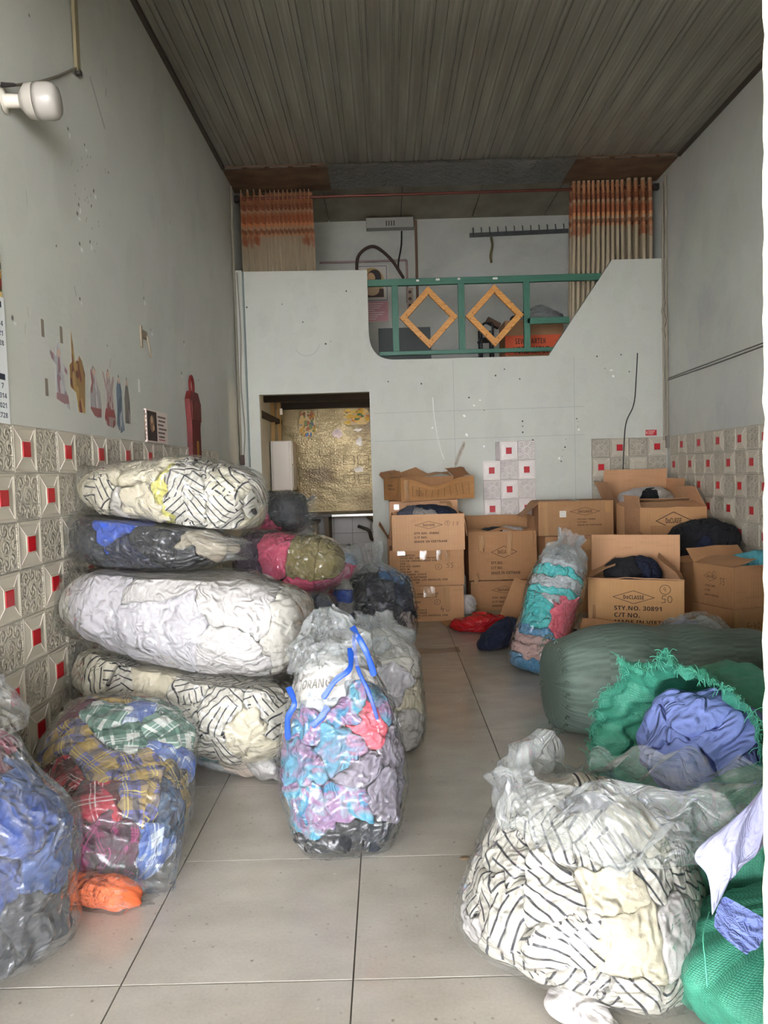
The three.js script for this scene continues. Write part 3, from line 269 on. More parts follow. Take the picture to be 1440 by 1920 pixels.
{ const t = thing('red_pouch', 'faded red hanging pouch on the left wall', 'pouch', [XL + 0.02, 0, -5.5]); const m = std('#701d17', { roughness: 0.65, map: mottled(0.85, 0.8, 0.78, 0.3, 4, 6) });
  const s = new THREE.Shape([[-0.13, 1.42], [-0.12, 1.82], [-0.15, 2.0], [-0.1, 2.06], [0.08, 2.06], [0.15, 1.98], [0.15, 1.9], [0.11, 1.8], [0.12, 1.42]].map(a => new THREE.Vector2(...a))); const g = new THREE.ExtrudeGeometry(s, { depth: 0.03, bevelEnabled: true, bevelSize: 0.006, bevelThickness: 0.006, bevelSegments: 2 }); g.translate(0, -0.12, -0.015); g.rotateY(Math.PI / 2); part(t, 'pouch_body', g, m); part(t, 'gold_print', rbox(0.002, 0.16, 0.05, 0.0008, 1), std('#a8742c'), [0.023, 1.5, -0.01]); part(t, 'flap', rbox(0.008, 0.14, 0.25, 0.003), m, [0.024, 1.8, 0.0]); part(t, 'hanging_loop', new THREE.TorusGeometry(0.05, 0.01, 8, 20).rotateY(Math.PI / 2).scale(1, 1.4, 1), std('#701d17'), [0.0, 1.99, 0.02]); }
{ const t = thing('wall_calendar', 'white wall calendar with picture top at left edge', 'calendar', [XL + 0.004, 0, -2.55]);
  const cal = canTex(512, 700, (g, w, h) => { g.fillStyle = '#e9ebe9'; g.fillRect(0, 0, w, h); g.fillStyle = '#23303c'; g.font = 'bold 30px sans-serif'; const days = (x, y) => { g.fillStyle = '#1c2a3a'; g.fillRect(x, y, 230, 26); g.fillStyle = '#26323e'; for (let i = 0; i < 5; i++) for (let k = 0; k < 7; k++) { const n = i * 7 + k + 1; if (n < 31) g.fillText(String(n), x + 4 + k * 33, y + 62 + i * 42); } }; days(20, 20); days(262, 20); days(20, 330); days(262, 330); g.fillStyle = '#23303c'; g.fillRect(330, 600, 160, 20); g.fillStyle = '#c02028'; g.font = 'bold 34px sans-serif'; g.fillText('MAI.KOBI', 330, 660); });
  part(t, 'calendar_sheet', box(0.003, 0.62, 0.56), std('#ffffff', { map: cal, roughness: 0.4 }), [0, 1.7, 0]); const pm = std('#ffffff', { roughness: 0.35, map: canTex(256, 128, (g, w, h) => { const r = rng(9); for (let i = 0; i < 300; i++) { g.fillStyle = ['#8a2a1c', '#c08a3a', '#3f5a32', '#6a3a22', '#d0b070'][Math.floor(r() * 5)]; g.fillRect(r() * w - 10, r() * h - 8, 26, 16); } }) }); part(t, 'picture_top', box(0.005, 0.2, 0.56), pm, [0, 2.11, 0.012]); part(t, 'sheet_edge', box(0.003, 0.004, 0.56), edgeDark, [0.001, 1.39, 0]); }
// ---------- cartons ----------
const CARD = '#c0926a', CARD2 = '#a97c54';
function cardBase(g, w, h, c, seed) { const r = rng(seed); g.fillStyle = c; g.fillRect(0, 0, w, h); for (let x = 0; x < w; x += 3) { g.fillStyle = `rgba(${r() < 0.5 ? '110,70,35' : '235,200,160'},${r() * 0.07})`; g.fillRect(x, 0, 2, h); } for (let i = 0; i < 60; i++) { g.fillStyle = `rgba(${r() < 0.5 ? '90,58,30' : '226,190,150'},${r() * 0.06})`; g.fillRect(r() * w, r() * h, 20 + r() * 120, 4 + r() * 40); } g.strokeStyle = 'rgba(90,58,30,.25)'; for (let i = 0; i < 10; i++) { g.lineWidth = 0.6 + r(); g.beginPath(); const x = r() * w, y = r() * h; g.moveTo(x, y); g.lineTo(x + (r() - 0.5) * 120, y + (r() - 0.5) * 30); g.stroke(); } }
const cardTex = canTex(512, 512, (g, w, h) => cardBase(g, w, h, CARD, 3), true), cardTex2 = canTex(512, 512, (g, w, h) => cardBase(g, w, h, CARD2, 4), true);
const corr = dataTex(128, (u, v) => 0.5 + 0.3 * Math.sin(u * Math.PI * 2 * 24) + 0.25 * fbm(u * 4, v * 4, 2, 4, 3));
const cardM = std('#ffffff', { map: cardTex, roughness: 0.78, bumpMap: corr, bumpScale: 0.0012 }), cardM2 = std('#ffffff', { map: cardTex2, roughness: 0.78, bumpMap: corr, bumpScale: 0.0012 });
const tapeM = new THREE.MeshPhysicalMaterial({ color: '#b98d5f', roughness: 0.16, clearcoat: 0.8, clearcoatRoughness: 0.08, bumpMap: rep(filmBump, 1), bumpScale: 0.006 });
const INK = '#3a2415';
function diamond(g, x, y, w, h, txt = 'DoCLASSE') { g.strokeStyle = INK; g.lineWidth = Math.max(3, w * 0.013); g.beginPath(); g.moveTo(x - w / 2, y); g.lineTo(x, y - h / 2); g.lineTo(x + w / 2, y); g.lineTo(x, y + h / 2); g.closePath(); g.stroke(); g.fillStyle = INK; g.font = `bold ${h * 0.42}px sans-serif`; g.textAlign = 'center'; g.save(); g.translate(x, y); g.scale(0.78, 1); g.fillText(txt, 0, h * 0.15); g.restore(); g.textAlign = 'left'; }
const lines = (g, x, y, s, gap, arr, wide = 1.15) => { g.fillStyle = INK; g.font = `bold ${s}px sans-serif`; arr.forEach((t, i) => { g.save(); g.translate(x, y + i * gap); g.scale(wide, 1); g.fillText(t, 0, 0); g.restore(); }); };
function pen(g, x, y, s, strokes) { g.strokeStyle = '#2a1c18'; g.lineWidth = Math.max(2.5, s * 0.07); g.lineCap = 'round'; for (const st of strokes) { g.beginPath(); st.forEach(([a, b], i) => i ? g.lineTo(x + a * s, y + b * s) : g.moveTo(x + a * s, y + b * s)); g.stroke(); } }
const ring = (cx, cy, rx, ry) => Array.from({ length: 19 }, (_, i) => [cx + rx * Math.cos(i / 18 * 6.28), cy + ry * Math.sin(i / 18 * 6.28)]);
const N = { 1: [[[0, 0.2], [0.15, 0], [0.1, 1]]], 7: [[[0, 0.1], [0.6, 0], [0.3, 1]], [[0.1, 0.55], [0.6, 0.5]]], 3: [[[0, 0.1], [0.5, 0], [0.2, 0.45], [0.5, 0.7], [0, 1]]], 5: [[[0.6, 0], [0.15, 0.05], [0.1, 0.45], [0.5, 0.5], [0.45, 0.95], [0, 1]]], 0: [ring(0.3, 0.5, 0.28, 0.45)], 4: [[[0.2, 0], [0, 0.6], [0.5, 0.55]], [[0.4, 0.3], [0.3, 1]]], 9: [ring(0.25, 0.3, 0.2, 0.28), [[0.45, 0.3], [0.4, 1]]], x: [[[0.1, 0.1], [0.5, 0.9]], [[0.5, 0.1], [0.05, 0.9]]], '-': [[[0, 0.5], [0.4, 0.45]]] };
const digits = (g, x, y, s, str) => [...str].forEach((c, i) => pen(g, x + i * s * 0.8, y, s, N[c]));
const circled = (g, x, y, s, str) => { pen(g, x, y, s, [ring(0, 0, 0.75, 0.7)]); digits(g, x - s * 0.25 * str.length, y - s * 0.35, s * 0.7, str); };
const printM = (draw, c = CARD, seed = 5, w = 768, h = 400) => std('#ffffff', { roughness: 0.72, bumpMap: corr, bumpScale: 0.0008, map: canTex(w, h, g => { cardBase(g, w, h, c, seed); draw(g, w, h); }) });
const liver = (scr) => (g, w, h) => { lines(g, 104, 64, 28, 31, ['LIVERPOOL', 'STYLE NO: LM8818 TK/USSP', 'COLOR: INDIGO MUST STR', 'SIZE: L', 'P/O NO: 32083', 'QTY: M', 'CTN NO:   WC', 'CUSTOMER: STOCK', 'MADE IN VIETNAM', 'DESTINATION: LOS ANGELES, USA', 'CTN C         OF'], 1.1); scr(g, w, h); };
const P = {
  a3: printM((g, w, h) => { diamond(g, 390, 118, 290, 82); lines(g, 232, 220, 34, 46, ['STY.NO. 30886', 'C/T NO.', 'MADE IN VIETNAM']); circled(g, 588, 100, 36, '7'); digits(g, 646, 92, 40, '17'); }, '#c79a70', 6),
  a2: printM(liver((g) => { circled(g, 505, 190, 44, 'x'); digits(g, 590, 150, 50, '55'); }), '#b98a5e', 7), a1: printM(liver((g) => { circled(g, 490, 180, 44, 'x'); digits(g, 525, 225, 66, '40'); }), '#b98a5e', 8),
  a4: printM((g, w, h) => { lines(g, 190, 60, 26, 34, ['NO: 12  MUSC', '+3  No. 12', 'C/T NO']); g.fillStyle = '#8a3b2c'; g.fillRect(60, 110, 34, 30); }, CARD, 9),
  a5: printM((g, w, h) => { g.strokeStyle = INK; g.lineWidth = 3; for (let i = 0; i <= 9; i++) { g.beginPath(); g.moveTo(120 + i * 66, 110); g.lineTo(120 + i * 66, 320); g.stroke(); } for (let i = 0; i <= 7; i++) { g.beginPath(); g.moveTo(120, 110 + i * 30); g.lineTo(714, 110 + i * 30); g.stroke(); } lines(g, 150, 200, 26, 32, ['SIZE', 'STYLE', 'CODE', '128 M']); lines(g, 120, 366, 36, 30, ['\u2602 \u25B2 \u2191']); }, '#a97948', 10),
  a5s: printM((g) => lines(g, 180, 150, 44, 66, ['GARMENTS', 'MADE IN VN']), '#b07d4c', 11),
  b2: printM((g) => { diamond(g, 400, 170, 290, 96); lines(g, 250, 270, 32, 42, ['STY.NO.', 'C/T NO', 'MADE IN VIETNAM']); }, '#a87a50', 12), b1: printM((g) => { diamond(g, 400, 120, 300, 100); lines(g, 250, 240, 36, 56, ['STY. NO.  31214', 'C/T NO.', 'MADE IN VIETNAM']); }, '#a87a50', 13),
  c1: printM((g, w, h) => { diamond(g, 480, 120, 300, 92); lines(g, 400, 220, 24, 34, ['STY.NO. 30884', 'C/T NO.', 'MADE IN VIETNAM']); g.fillStyle = '#e6e2da'; g.fillRect(220, 110, 66, 74); g.fillStyle = '#88888a'; for (let i = 0; i < 9; i++) g.fillRect(228 + (i % 3) * 18, 122 + Math.floor(i / 3) * 20, 11, 6); }, '#a0764d', 14),
  d1: printM((g) => { diamond(g, 380, 110, 400, 130); }, '#b2855a', 15), d2: printM((g) => { diamond(g, 384, 92, 400, 120); lines(g, 190, 205, 40, 58, ['STY. NO.', 'C/T NO.', 'MADE IN VIETNAM']); }, '#b5885c', 16),
  e: printM((g) => { diamond(g, 370, 150, 330, 110); lines(g, 210, 262, 50, 60, ['STY.NO. 30891', 'C/T NO.', 'MADE IN VIETNAM']); circled(g, 620, 80, 56, '9'); digits(g, 590, 130, 60, '50'); }, '#c0925f', 17, 768, 656),
  f: printM((g) => { diamond(g, 330, 120, 250, 90); circled(g, 420, 100, 54, '3'); digits(g, 520, 120, 64, '35'); lines(g, 230, 220, 26, 46, ['STY.NO. 30892', 'C/T NO.', 'MADE IN VIETNAM']); }, '#9c734c', 18), g: printM((g) => { diamond(g, 300, 140, 300, 100); circled(g, 530, 150, 54, '7'); digits(g, 200, 260, 46, '4-40'); }, '#a37a52', 19),
  g2: printM((g) => { digits(g, 200, 120, 54, '5-40'); }, '#a37a52', 20), loft: printM((g, w, h) => { g.fillStyle = '#c2502a'; g.fillRect(0, 130, w, 170); g.fillStyle = '#3c1d14'; g.font = 'bold 66px sans-serif'; g.fillText('SEW MARTEK', 130, 205); g.font = 'bold 84px sans-serif'; g.fillText('VERSAMPLE', 110, 290); }, '#8f6a48', 21),
};
function panelGeo(w, h, t, seed, amp = 0.002, fixed = true, top) { const n = 10, g = new THREE.BoxGeometry(w, h, t, n, n, 1), p = g.attributes.position; for (let i = 0; i < p.count; i++) { const x = p.getX(i), y = p.getY(i), fx = fixed ? (1 - Math.pow(Math.abs(2 * x / w), 4)) * (1 - Math.pow(Math.abs(2 * y / h), 4)) : 1; p.setZ(i, p.getZ(i) + amp * fx * 2 * noise(x * 7 + seed, y * 7, seed * 1.7)); if (top) p.setY(i, y + top(x / w) * h * (y / h + 0.5)); } g.computeVertexNormals(); return g; }
function carton(label, o) { // pos = centre of the base
  const t = thing('cardboard_box', label, 'box', o.pos, o.ry ?? 0); if (o.rz) t.rotation.z = o.rz; if (o.rx) t.rotation.x = o.rx; const { w, h, d } = o, k = 0.006, m = o.mat ?? cardM, amp = o.amp ?? 0.004, s = taken.cardboard_box * 3.3 + 1;
  const faces = (f, print) => print ? [m, m, m, m, print, m] : m;
  part(t, 'front_panel', panelGeo(w, h, k, s, amp, true, o.frontTop), faces(0, o.front), [0, h / 2, d / 2 - k / 2]); part(t, 'back_panel', panelGeo(w, h, k, s + 1, amp), m, [0, h / 2, -d / 2 + k / 2]);
  part(t, 'side_panel', panelGeo(d - 2 * k, h, k, s + 2, amp), faces(0, o.left), [-w / 2 + k / 2, h / 2, 0], [0, -Math.PI / 2, 0]); part(t, 'side_panel', panelGeo(d - 2 * k, h, k, s + 3, amp), faces(0, o.right), [w / 2 - k / 2, h / 2, 0], [0, Math.PI / 2, 0]);
  part(t, 'bottom', box(w - 0.002, k, d - 0.002, 0, k / 2, 0), m);
  const F = o.flaps ?? { f: 0, b: 0 }, len = o.flap ?? d / 2 - 0.002;
  for (const [key, width, yaw, hx, hz] of [['f', w, 0, 0, d / 2 - k], ['b', w, Math.PI, 0, -d / 2 + k], ['l', d, -Math.PI / 2, -w / 2 + k, 0], ['r', d, Math.PI / 2, w / 2 - k, 0]]) { if (F[key] === undefined) continue; const L = o['len_' + key] ?? len, g = panelGeo(width - 0.008, L, 0.005, s + yaw + 5, F[key] === 0 ? 0.001 : amp * 1.5, false).translate(0, L / 2, 0); const q = part(t, 'flap', g, m, [hx, h + (F[key] === 0 ? 0.001 : 0), hz]); q.rotation.order = 'YXZ'; q.rotation.set((F[key] - 90) * D2R, yaw, 0); }
  for (const [x, y, tw, th, rz] of o.tape ?? []) part(t, 'tape_strip', panelGeo(tw, th, 0.0008, s, 0.0015, false), tapeM, [x, y, d / 2 + 0.002 + amp * 0.9 + th * 0.04], [-0.1, 0, rz ?? 0]);
  if (F.f === 0) part(t, 'tape_strip', box(0.05, 0.001, d - 0.01), tapeM, [0.02, h + 0.005, 0]);
  return t; }
carton('bottom carton of the left stack, marked 40', { pos: [0.33, 0, -6.51], w: 0.64, h: 0.305, d: 0.42, front: P.a1, tape: [[0.02, 0.26, 0.1, 0.09], [0.17, 0.2, 0.05, 0.19, 0.05]] });
carton('middle carton of the left stack, marked 55', { pos: [0.335, 0.313, -6.51], w: 0.645, h: 0.31, d: 0.42, front: P.a2, tape: [[-0.22, 0.29, 0.07, 0.04], [-0.03, 0.27, 0.06, 0.08], [0.11, 0.265, 0.05, 0.09], [0.18, 0.26, 0.045, 0.1]] });
carton('open carton numbered 30886 filled with navy clothes', { pos: [0.35, 0.63, -6.41], w: 0.62, h: 0.31, d: 0.4, front: P.a3, flaps: { l: 262, r: 262 }, mat: std('#ffffff', { map: cardTex, roughness: 0.75, color: '#f4ecdf' }), amp: 0.001 });
carton('lowest carton of the rear column by the doorway', { pos: [0.33, 0, -6.95], w: 0.62, h: 0.34, d: 0.42 });
carton('middle carton of the rear column by the doorway', { pos: [0.31, 0.347, -6.95], w: 0.62, h: 0.34, d: 0.42, flaps: { f: 0, b: 0, l: 120 }, len_l: 0.16 });
carton('carton with red mark behind the navy clothes', { pos: [0.34, 0.695, -6.94], w: 0.63, h: 0.34, d: 0.42, front: P.a4, tape: [[-0.25, 0.29, 0.05, 0.05], [0.24, 0.29, 0.05, 0.05], [0.2, 0.325, 0.1, 0.02]] });
carton('crushed open carton with printed grid on top of left stack', { pos: [0.4, 1.045, -6.86], w: 0.74, h: 0.21, d: 0.42, ry: 0.38, front: P.a5, left: P.a5s, mat: cardM2, amp: 0.02, flaps: { b: 150, r: 40, l: 130 }, flap: 0.12, len_l: 0.06, frontTop: x => -0.42 * Math.exp(-Math.pow((x + 0.06) * 4, 2)), tape: [[-0.33, 0.1, 0.045, 0.18]] });
carton('lower carton numbered 31214 beside the left stack', { pos: [1.06, 0, -6.92], w: 0.6, h: 0.27, d: 0.4, front: P.b1, mat: cardM2, amp: 0.008 });
carton('tall torn open carton left of the teal clothes bag', { pos: [1.06, 0.285, -6.92], w: 0.63, h: 0.45, d: 0.42, front: P.b2, mat: cardM2, amp: 0.014, flaps: { b: 82, r: 84, l: 105, f: 20 }, flap: 0.13, len_f: 0.04, tape: [[0.06, 0.33, 0.045, 0.2, -0.12], [-0.2, 0.34, 0.05, 0.16], [-0.25, 0.02, 0.04, 0.1], [0.26, 0.35, 0.05, 0.18]] });
carton('lowest carton behind the teal clothes bag', { pos: [1.75, 0, -6.72], w: 0.66, h: 0.36, d: 0.42, mat: cardM2, amp: 0.008 });
carton('crumpled carton under the carton with white sticker', { pos: [1.745, 0.367, -6.72], w: 0.67, h: 0.32, d: 0.42, mat: cardM2, amp: 0.016, tape: [[-0.28, 0.24, 0.05, 0.12], [0.05, 0.25, 0.06, 0.1], [0.2, 0.2, 0.05, 0.16, 0.3]] });
carton('carton with white sticker and side flap hanging out', { pos: [1.7, 0.697, -6.72], ry: -0.06, w: 0.66, h: 0.305, d: 0.42, front: P.c1, mat: cardM2, amp: 0.008, flaps: { f: 0, b: 0, l: 222 }, len_l: 0.2, tape: [[-0.27, 0.15, 0.04, 0.3], [0.28, 0.25, 0.05, 0.1]] });
carton('lowest carton in the right back corner', { pos: [2.46, 0, -6.94], w: 0.64, h: 0.5, d: 0.42, mat: cardM2 });
carton('open carton of white clothes in the right back corner', { pos: [2.42, 0.507, -6.92], w: 0.62, h: 0.47, d: 0.44, front: P.d1, flaps: { f: 196, b: 78, l: 112, r: 95 }, len_f: 0.15, len_b: 0.3, len_l: 0.2, len_r: 0.2, amp: 0.006 });
carton('lower carton in front of the right back corner', { pos: [2.4, 0, -6.3], w: 0.6, h: 0.46, d: 0.42, mat: cardM2 });
carton('carton with large diamond mark in front of white clothes', { pos: [2.4, 0.467, -6.3], w: 0.56, h: 0.48, d: 0.4, front: P.d2, flaps: { f: 12, b: 20, l: 96, r: 60 }, len_l: 0.1, amp: 0.004 });
carton('open carton numbered 30891 with raised back flap', { pos: [1.74, 0, -5.12], ry: -0.33, w: 0.62, h: 0.53, d: 0.4, front: P.e, flaps: { f: 168, b: 97, r: 42, l: 30 }, len_f: 0.12, len_b: 0.27, len_r: 0.2, len_l: 0.2, amp: 0.006, tape: [[-0.27, 0.2, 0.02, 0.3]] });
carton('low carton lying in front of carton 30891', { pos: [1.47, 0, -4.64], ry: -0.2, w: 0.52, h: 0.2, d: 0.2, mat: cardM2, amp: 0.006, flaps: { f: 112, b: 50 }, len_f: 0.15, rz: -0.06 });
carton('carton overflowing with black clothes by the right wall', { pos: [2.47, 0, -5.78], w: 0.6, h: 0.6, d: 0.42, mat: cardM2, flaps: { l: 128, f: 200, b: 100 }, len_l: 0.2, len_f: 0.1, amp: 0.006 });
carton('lower carton of the pair by right wall, marked 40', { pos: [2.45, 0, -5.06], ry: 0.33, w: 0.5, h: 0.325, d: 0.37, left: P.g, front: P.g2, mat: cardM2, tape: [[-0.22, 0.26, 0.05, 0.1]] });
carton('upper carton of the pair by right wall, marked 35', { pos: [2.448, 0.332, -5.053], ry: 0.35, w: 0.49, h: 0.28, d: 0.36, left: P.f, mat: cardM2, flaps: { l: 12, f: 168, b: 130 }, len_l: 0.2, len_f: 0.06, len_b: 0.12, tape: [[0.02, 0.24, 0.05, 0.08]] });
carton('carton with orange printed band in the loft', { pos: [1.62, 2.4, -8.05], w: 0.62, h: 0.48, d: 0.4, front: P.loft, mat: cardM2 });
solo('loose_cardboard', panelGeo(0.5, 0.3, 0.006, 4, 0.008, false).rotateX(-Math.PI / 2 + 0.01).rotateY(0.4), cardM2, 'flat cardboard sheet on floor before the left stack', 'cardboard', null, [0.72, 0.012, -6.15]);
solo('loose_cardboard', panelGeo(0.16, 0.42, 0.006, 5, 0.01, false).rotateZ(-0.42).rotateX(-0.2), cardM2, 'dark cardboard strip leaning beside the teal clothes bag', 'cardboard', null, [1.02, 0.2, -5.9]);
// ---------- fabrics ----------
const stripeTex = (bg, ink, n = 8, wdt = 0.24) => canTex(256, 256, (g, w, h) => { const r = rng(n * 7); g.fillStyle = bg; g.fillRect(0, 0, w, h); g.fillStyle = ink; for (let i = 0; i < n; i++) g.fillRect((i + 0.3) * w / n, 0, wdt * w / n, h); for (let i = 0; i < 500; i++) { g.fillStyle = `rgba(130,120,105,${r() * 0.05})`; g.fillRect(r() * w, r() * h, 3, 8); } }, true);
const plaidTex = (bg, a, b, c) => canTex(256, 256, (g, w, h) => { g.fillStyle = bg; g.fillRect(0, 0, w, h); const band = (x, wd, col, al) => { g.globalAlpha = al; g.fillStyle = col; g.fillRect(x, 0, wd, h); g.fillRect(0, x, w, wd); }; for (const o of [0, 128]) { band(o + 8, 46, a, 0.6); band(o + 66, 22, b, 0.55); band(o + 102, 4, c, 0.85); band(o + 114, 4, c, 0.7); } g.globalAlpha = 1; }, true);
const dyeTex = (pal, f, s) => dataTex(256, (u, v) => { const wx = 0.5 * fbm(u * 4, v * 4, s, 4, 3), wy = 0.5 * fbm(u * 4, v * 4, s + 9, 4, 3), n = clamp(0.5 + 1.25 * fbm(u * f + wx * 3, v * f + wy * 3, s + 4, f, 4), 0, 0.999) * (pal.length - 1), i = Math.floor(n), k = n - i; return [0, 1, 2].map(c => lerp(pal[i][c], pal[i + 1][c], k * k * (3 - 2 * k))); }, true);
const hx = h => [1, 3, 5].map(i => parseInt(h.slice(i, i + 2), 16) / 255);
const tm = (key, t, sx, sy = sx, o = {}) => cloth('#ffffff', { k: key, map: rep(t, sx, sy), ...o });
const stripeB = stripeTex('#bab5a9', '#26252c', 8, 0.185), stripeC = stripeTex('#c6bfab', '#2e2d34', 6, 0.18);
const FAB = {
  cream: [cloth('#bdb49d'), 'cream garment'], white: [cloth('#b7b2ae'), 'white garment'], offwhite: [cloth('#b3aea4'), 'off-white garment'], lilacwhite: [cloth('#b5b1b4'), 'white garment'], lime: [cloth('#bdb765'), 'lime green garment'],
  stripe: [tm('st', stripeB, 4.6, 4.6), 'white garment with black stripes'], stripe2: [tm('st2', stripeC, 4.8), 'cream garment with thin black stripes'],
  black: [cloth('#17181b'), 'black garment'], charcoal: [cloth('#23262b'), 'charcoal garment'], blue: [cloth('#2a489e'), 'bright blue garment'], navy: [cloth('#161d33'), 'navy garment'], grey: [cloth('#8f8a84'), 'grey garment'], slate: [cloth('#4a4d58'), 'slate grey garment'], lightgrey: [cloth('#a6a9aa'), 'light grey garment'], beige: [cloth('#8f8574'), 'beige garment'],
  mauve: [cloth('#524250'), 'dark mauve garment'], pink: [cloth('#cf5470'), 'bright pink garment'], olive: [cloth('#7d7044'), 'olive garment'], teal: [cloth('#44b3b0'), 'turquoise garment'], rose: [cloth('#d25a6a'), 'coral pink garment'], blush: [cloth('#bf9b94'), 'dusty pink garment'], steel: [cloth('#4a82a6'), 'steel blue garment'], lilacgrey: [cloth('#7c7480'), 'greyish lilac garment'], magenta: [cloth('#b03a66'), 'magenta garment'], burgundy: [cloth('#4d1729'), 'burgundy garment'], royal: [cloth('#203a78'), 'royal blue garment'], denim: [cloth('#2f4a80'), 'mid blue garment'], dusk: [cloth('#22252b'), 'dark grey garment'],
  sky: [cloth('#8f9fb5'), 'pale blue garment'], seagreen: [cloth('#4d96a0'), 'teal garment'], peach: [cloth('#dbcabb'), 'peach-white garment'], orange: [cloth('#e8703f'), 'orange garment'], dkpink: [cloth('#a34a62'), 'dark pink garment'],
  plaidG: [tm('pg', plaidTex('#d8ddd6', '#17503c', '#0f4534', '#e8ece8'), 4), 'green and white plaid shirt'], plaidY: [tm('py', plaidTex('#6d6aa6', '#b9973a', '#3b3a52', '#d8c25a'), 4.4), 'purple and yellow plaid shirt'], plaidR: [tm('pr', plaidTex('#b3263c', '#3c1c22', '#c43348', '#e8d8d8'), 3.6), 'red plaid shirt'], plaidB: [tm('pb', plaidTex('#b8c4d6', '#2c4a9a', '#3c62b4', '#e4e8f0'), 4.4), 'blue and white plaid shirt'], plaidM: [tm('pm', plaidTex('#8a2a5e', '#281722', '#3a2030', '#b0487e'), 4.4), 'magenta and black plaid shirt'], plaidK: [tm('pk', plaidTex('#3a3a3c', '#b08c34', '#202022', '#c8b060'), 4.4), 'black and yellow plaid shirt'],
  dye: [tm('dy', dyeTex(['#3f8fb8', '#58b4d2', '#aab4c8', '#b184b0', '#4c9cc6', '#6fb4cc'].map(hx), 5, 3), 2.2, 2.2, { color: '#bdbdbd' }), 'blue and pink tie-dye garment'], dye2: [tm('dy2', dyeTex(['#8a7a96', '#a67fa6', '#5fa4c0', '#b78aa8', '#6f7f98'].map(hx), 4, 6), 1.6, 1.6, { color: '#c8c8c8' }), 'lilac and blue tie-dye garment'], marble: [tm('mb', dyeTex(['#1c1c20', '#26262b', '#2e2f36', '#8a8890', '#1d1d22'].map(hx), 3, 8), 1.4), 'black and grey marbled garment'], marble2: [tm('mb2', dyeTex(['#6a5f60', '#a89a96', '#4a4448', '#bdb0aa'].map(hx), 4, 9), 2), 'pinkish grey marbled garment'], bluemarble: [tm('bm', dyeTex(['#2f4f74', '#41668e', '#1d2c44', '#6f8fae'].map(hx), 3, 5), 2), 'marbled blue garment'],
};
const film = new THREE.MeshPhysicalMaterial({ color: '#f6f7f6', transmission: 0.965, thickness: 0, roughness: 0.06, ior: 1.5, specularIntensity: 0.85, bumpMap: rep(filmBump, 2, 1.5), bumpScale: 0.03, side: THREE.DoubleSide });
const filmHazy = new THREE.MeshPhysicalMaterial({ color: '#f4f5f4', transmission: 0.92, thickness: 0, roughness: 0.08, ior: 1.5, specularIntensity: 0.8, bumpMap: rep(filmBump, 2.4, 1.6), bumpScale: 0.03, side: THREE.DoubleSide });

// ---------- soft bodies: a bag is an axis with a changing cross-section; what lies in it fills it cell by cell ----------
function body(o) {
  const A = V(...o.A), B = V(...o.B), L = A.distanceTo(B), ey = B.clone().sub(A).normalize(), C = A.clone().lerp(B, 0.5), to = (o.face ? V(...o.face) : camera.position.clone().sub(C)); to.addScaledVector(ey, -to.dot(ey)).normalize(); const ex = ey.clone().cross(to).normalize();
  const M = new THREE.Matrix4().makeBasis(ex, ey, to).setPosition(A), n = o.n ?? 2.5, keys = o.keys, ends = o.ends ?? [4, 4];
  const key = (t) => { let i = 0; while (i < keys.length - 2 && t > keys[i + 1][0]) i++; const a = keys[i], b = keys[Math.min(i + 1, keys.length - 1)], s = clamp((t - a[0]) / Math.max(1e-6, b[0] - a[0]), 0, 1), q = s * s * (3 - 2 * s); return [1, 2, 3, 4].map(k => lerp(a[k] ?? 0, b[k] ?? 0, q)); };
  const cap = t => t < 0.5 ? Math.pow(Math.max(0, 1 - Math.pow(1 - 2 * t, ends[0])), 1 / ends[0]) : Math.pow(Math.max(0, 1 - Math.pow(2 * t - 1, ends[1])), 1 / ends[1]);
  const rad = t => { const k = key(clamp(t, 0, 1)), c = t < 0 || t > 1 ? 0 : cap(t); return [Math.max(1e-4, k[0] * c), Math.max(1e-4, k[1] * c), k[2], k[3]]; };
  const planes = [[0, 1, 0, 0.004], [1, 0, 0, XL + 0.025], [-1, 0, 0, -(XR - 0.03)], ...(o.planes ?? [])];
  const clampW = (p, e = 0, free) => { for (const [a, b, c, d] of free ? planes.slice(0, 3) : planes) { const s = p.x * a + p.y * b + p.z * c - d - e; if (s < 0) { p.x -= s * a; p.y -= s * b; p.z -= s * c; } } return p; };
  const la = o.lump ?? 0.07, ls = (o.A[0] * 7.3 + o.A[2] * 3.1), lump = (x, y, z) => { const l = Math.hypot(x, z) + 1e-6; return 1 + la * 2 * noise(x / l * 0.9 + ls, y * 4.5, z / l * 0.9 - ls); };
  return { A, B, L, M, n, rad, key, clampW, lump, ex, ey, ez: to, o };
}
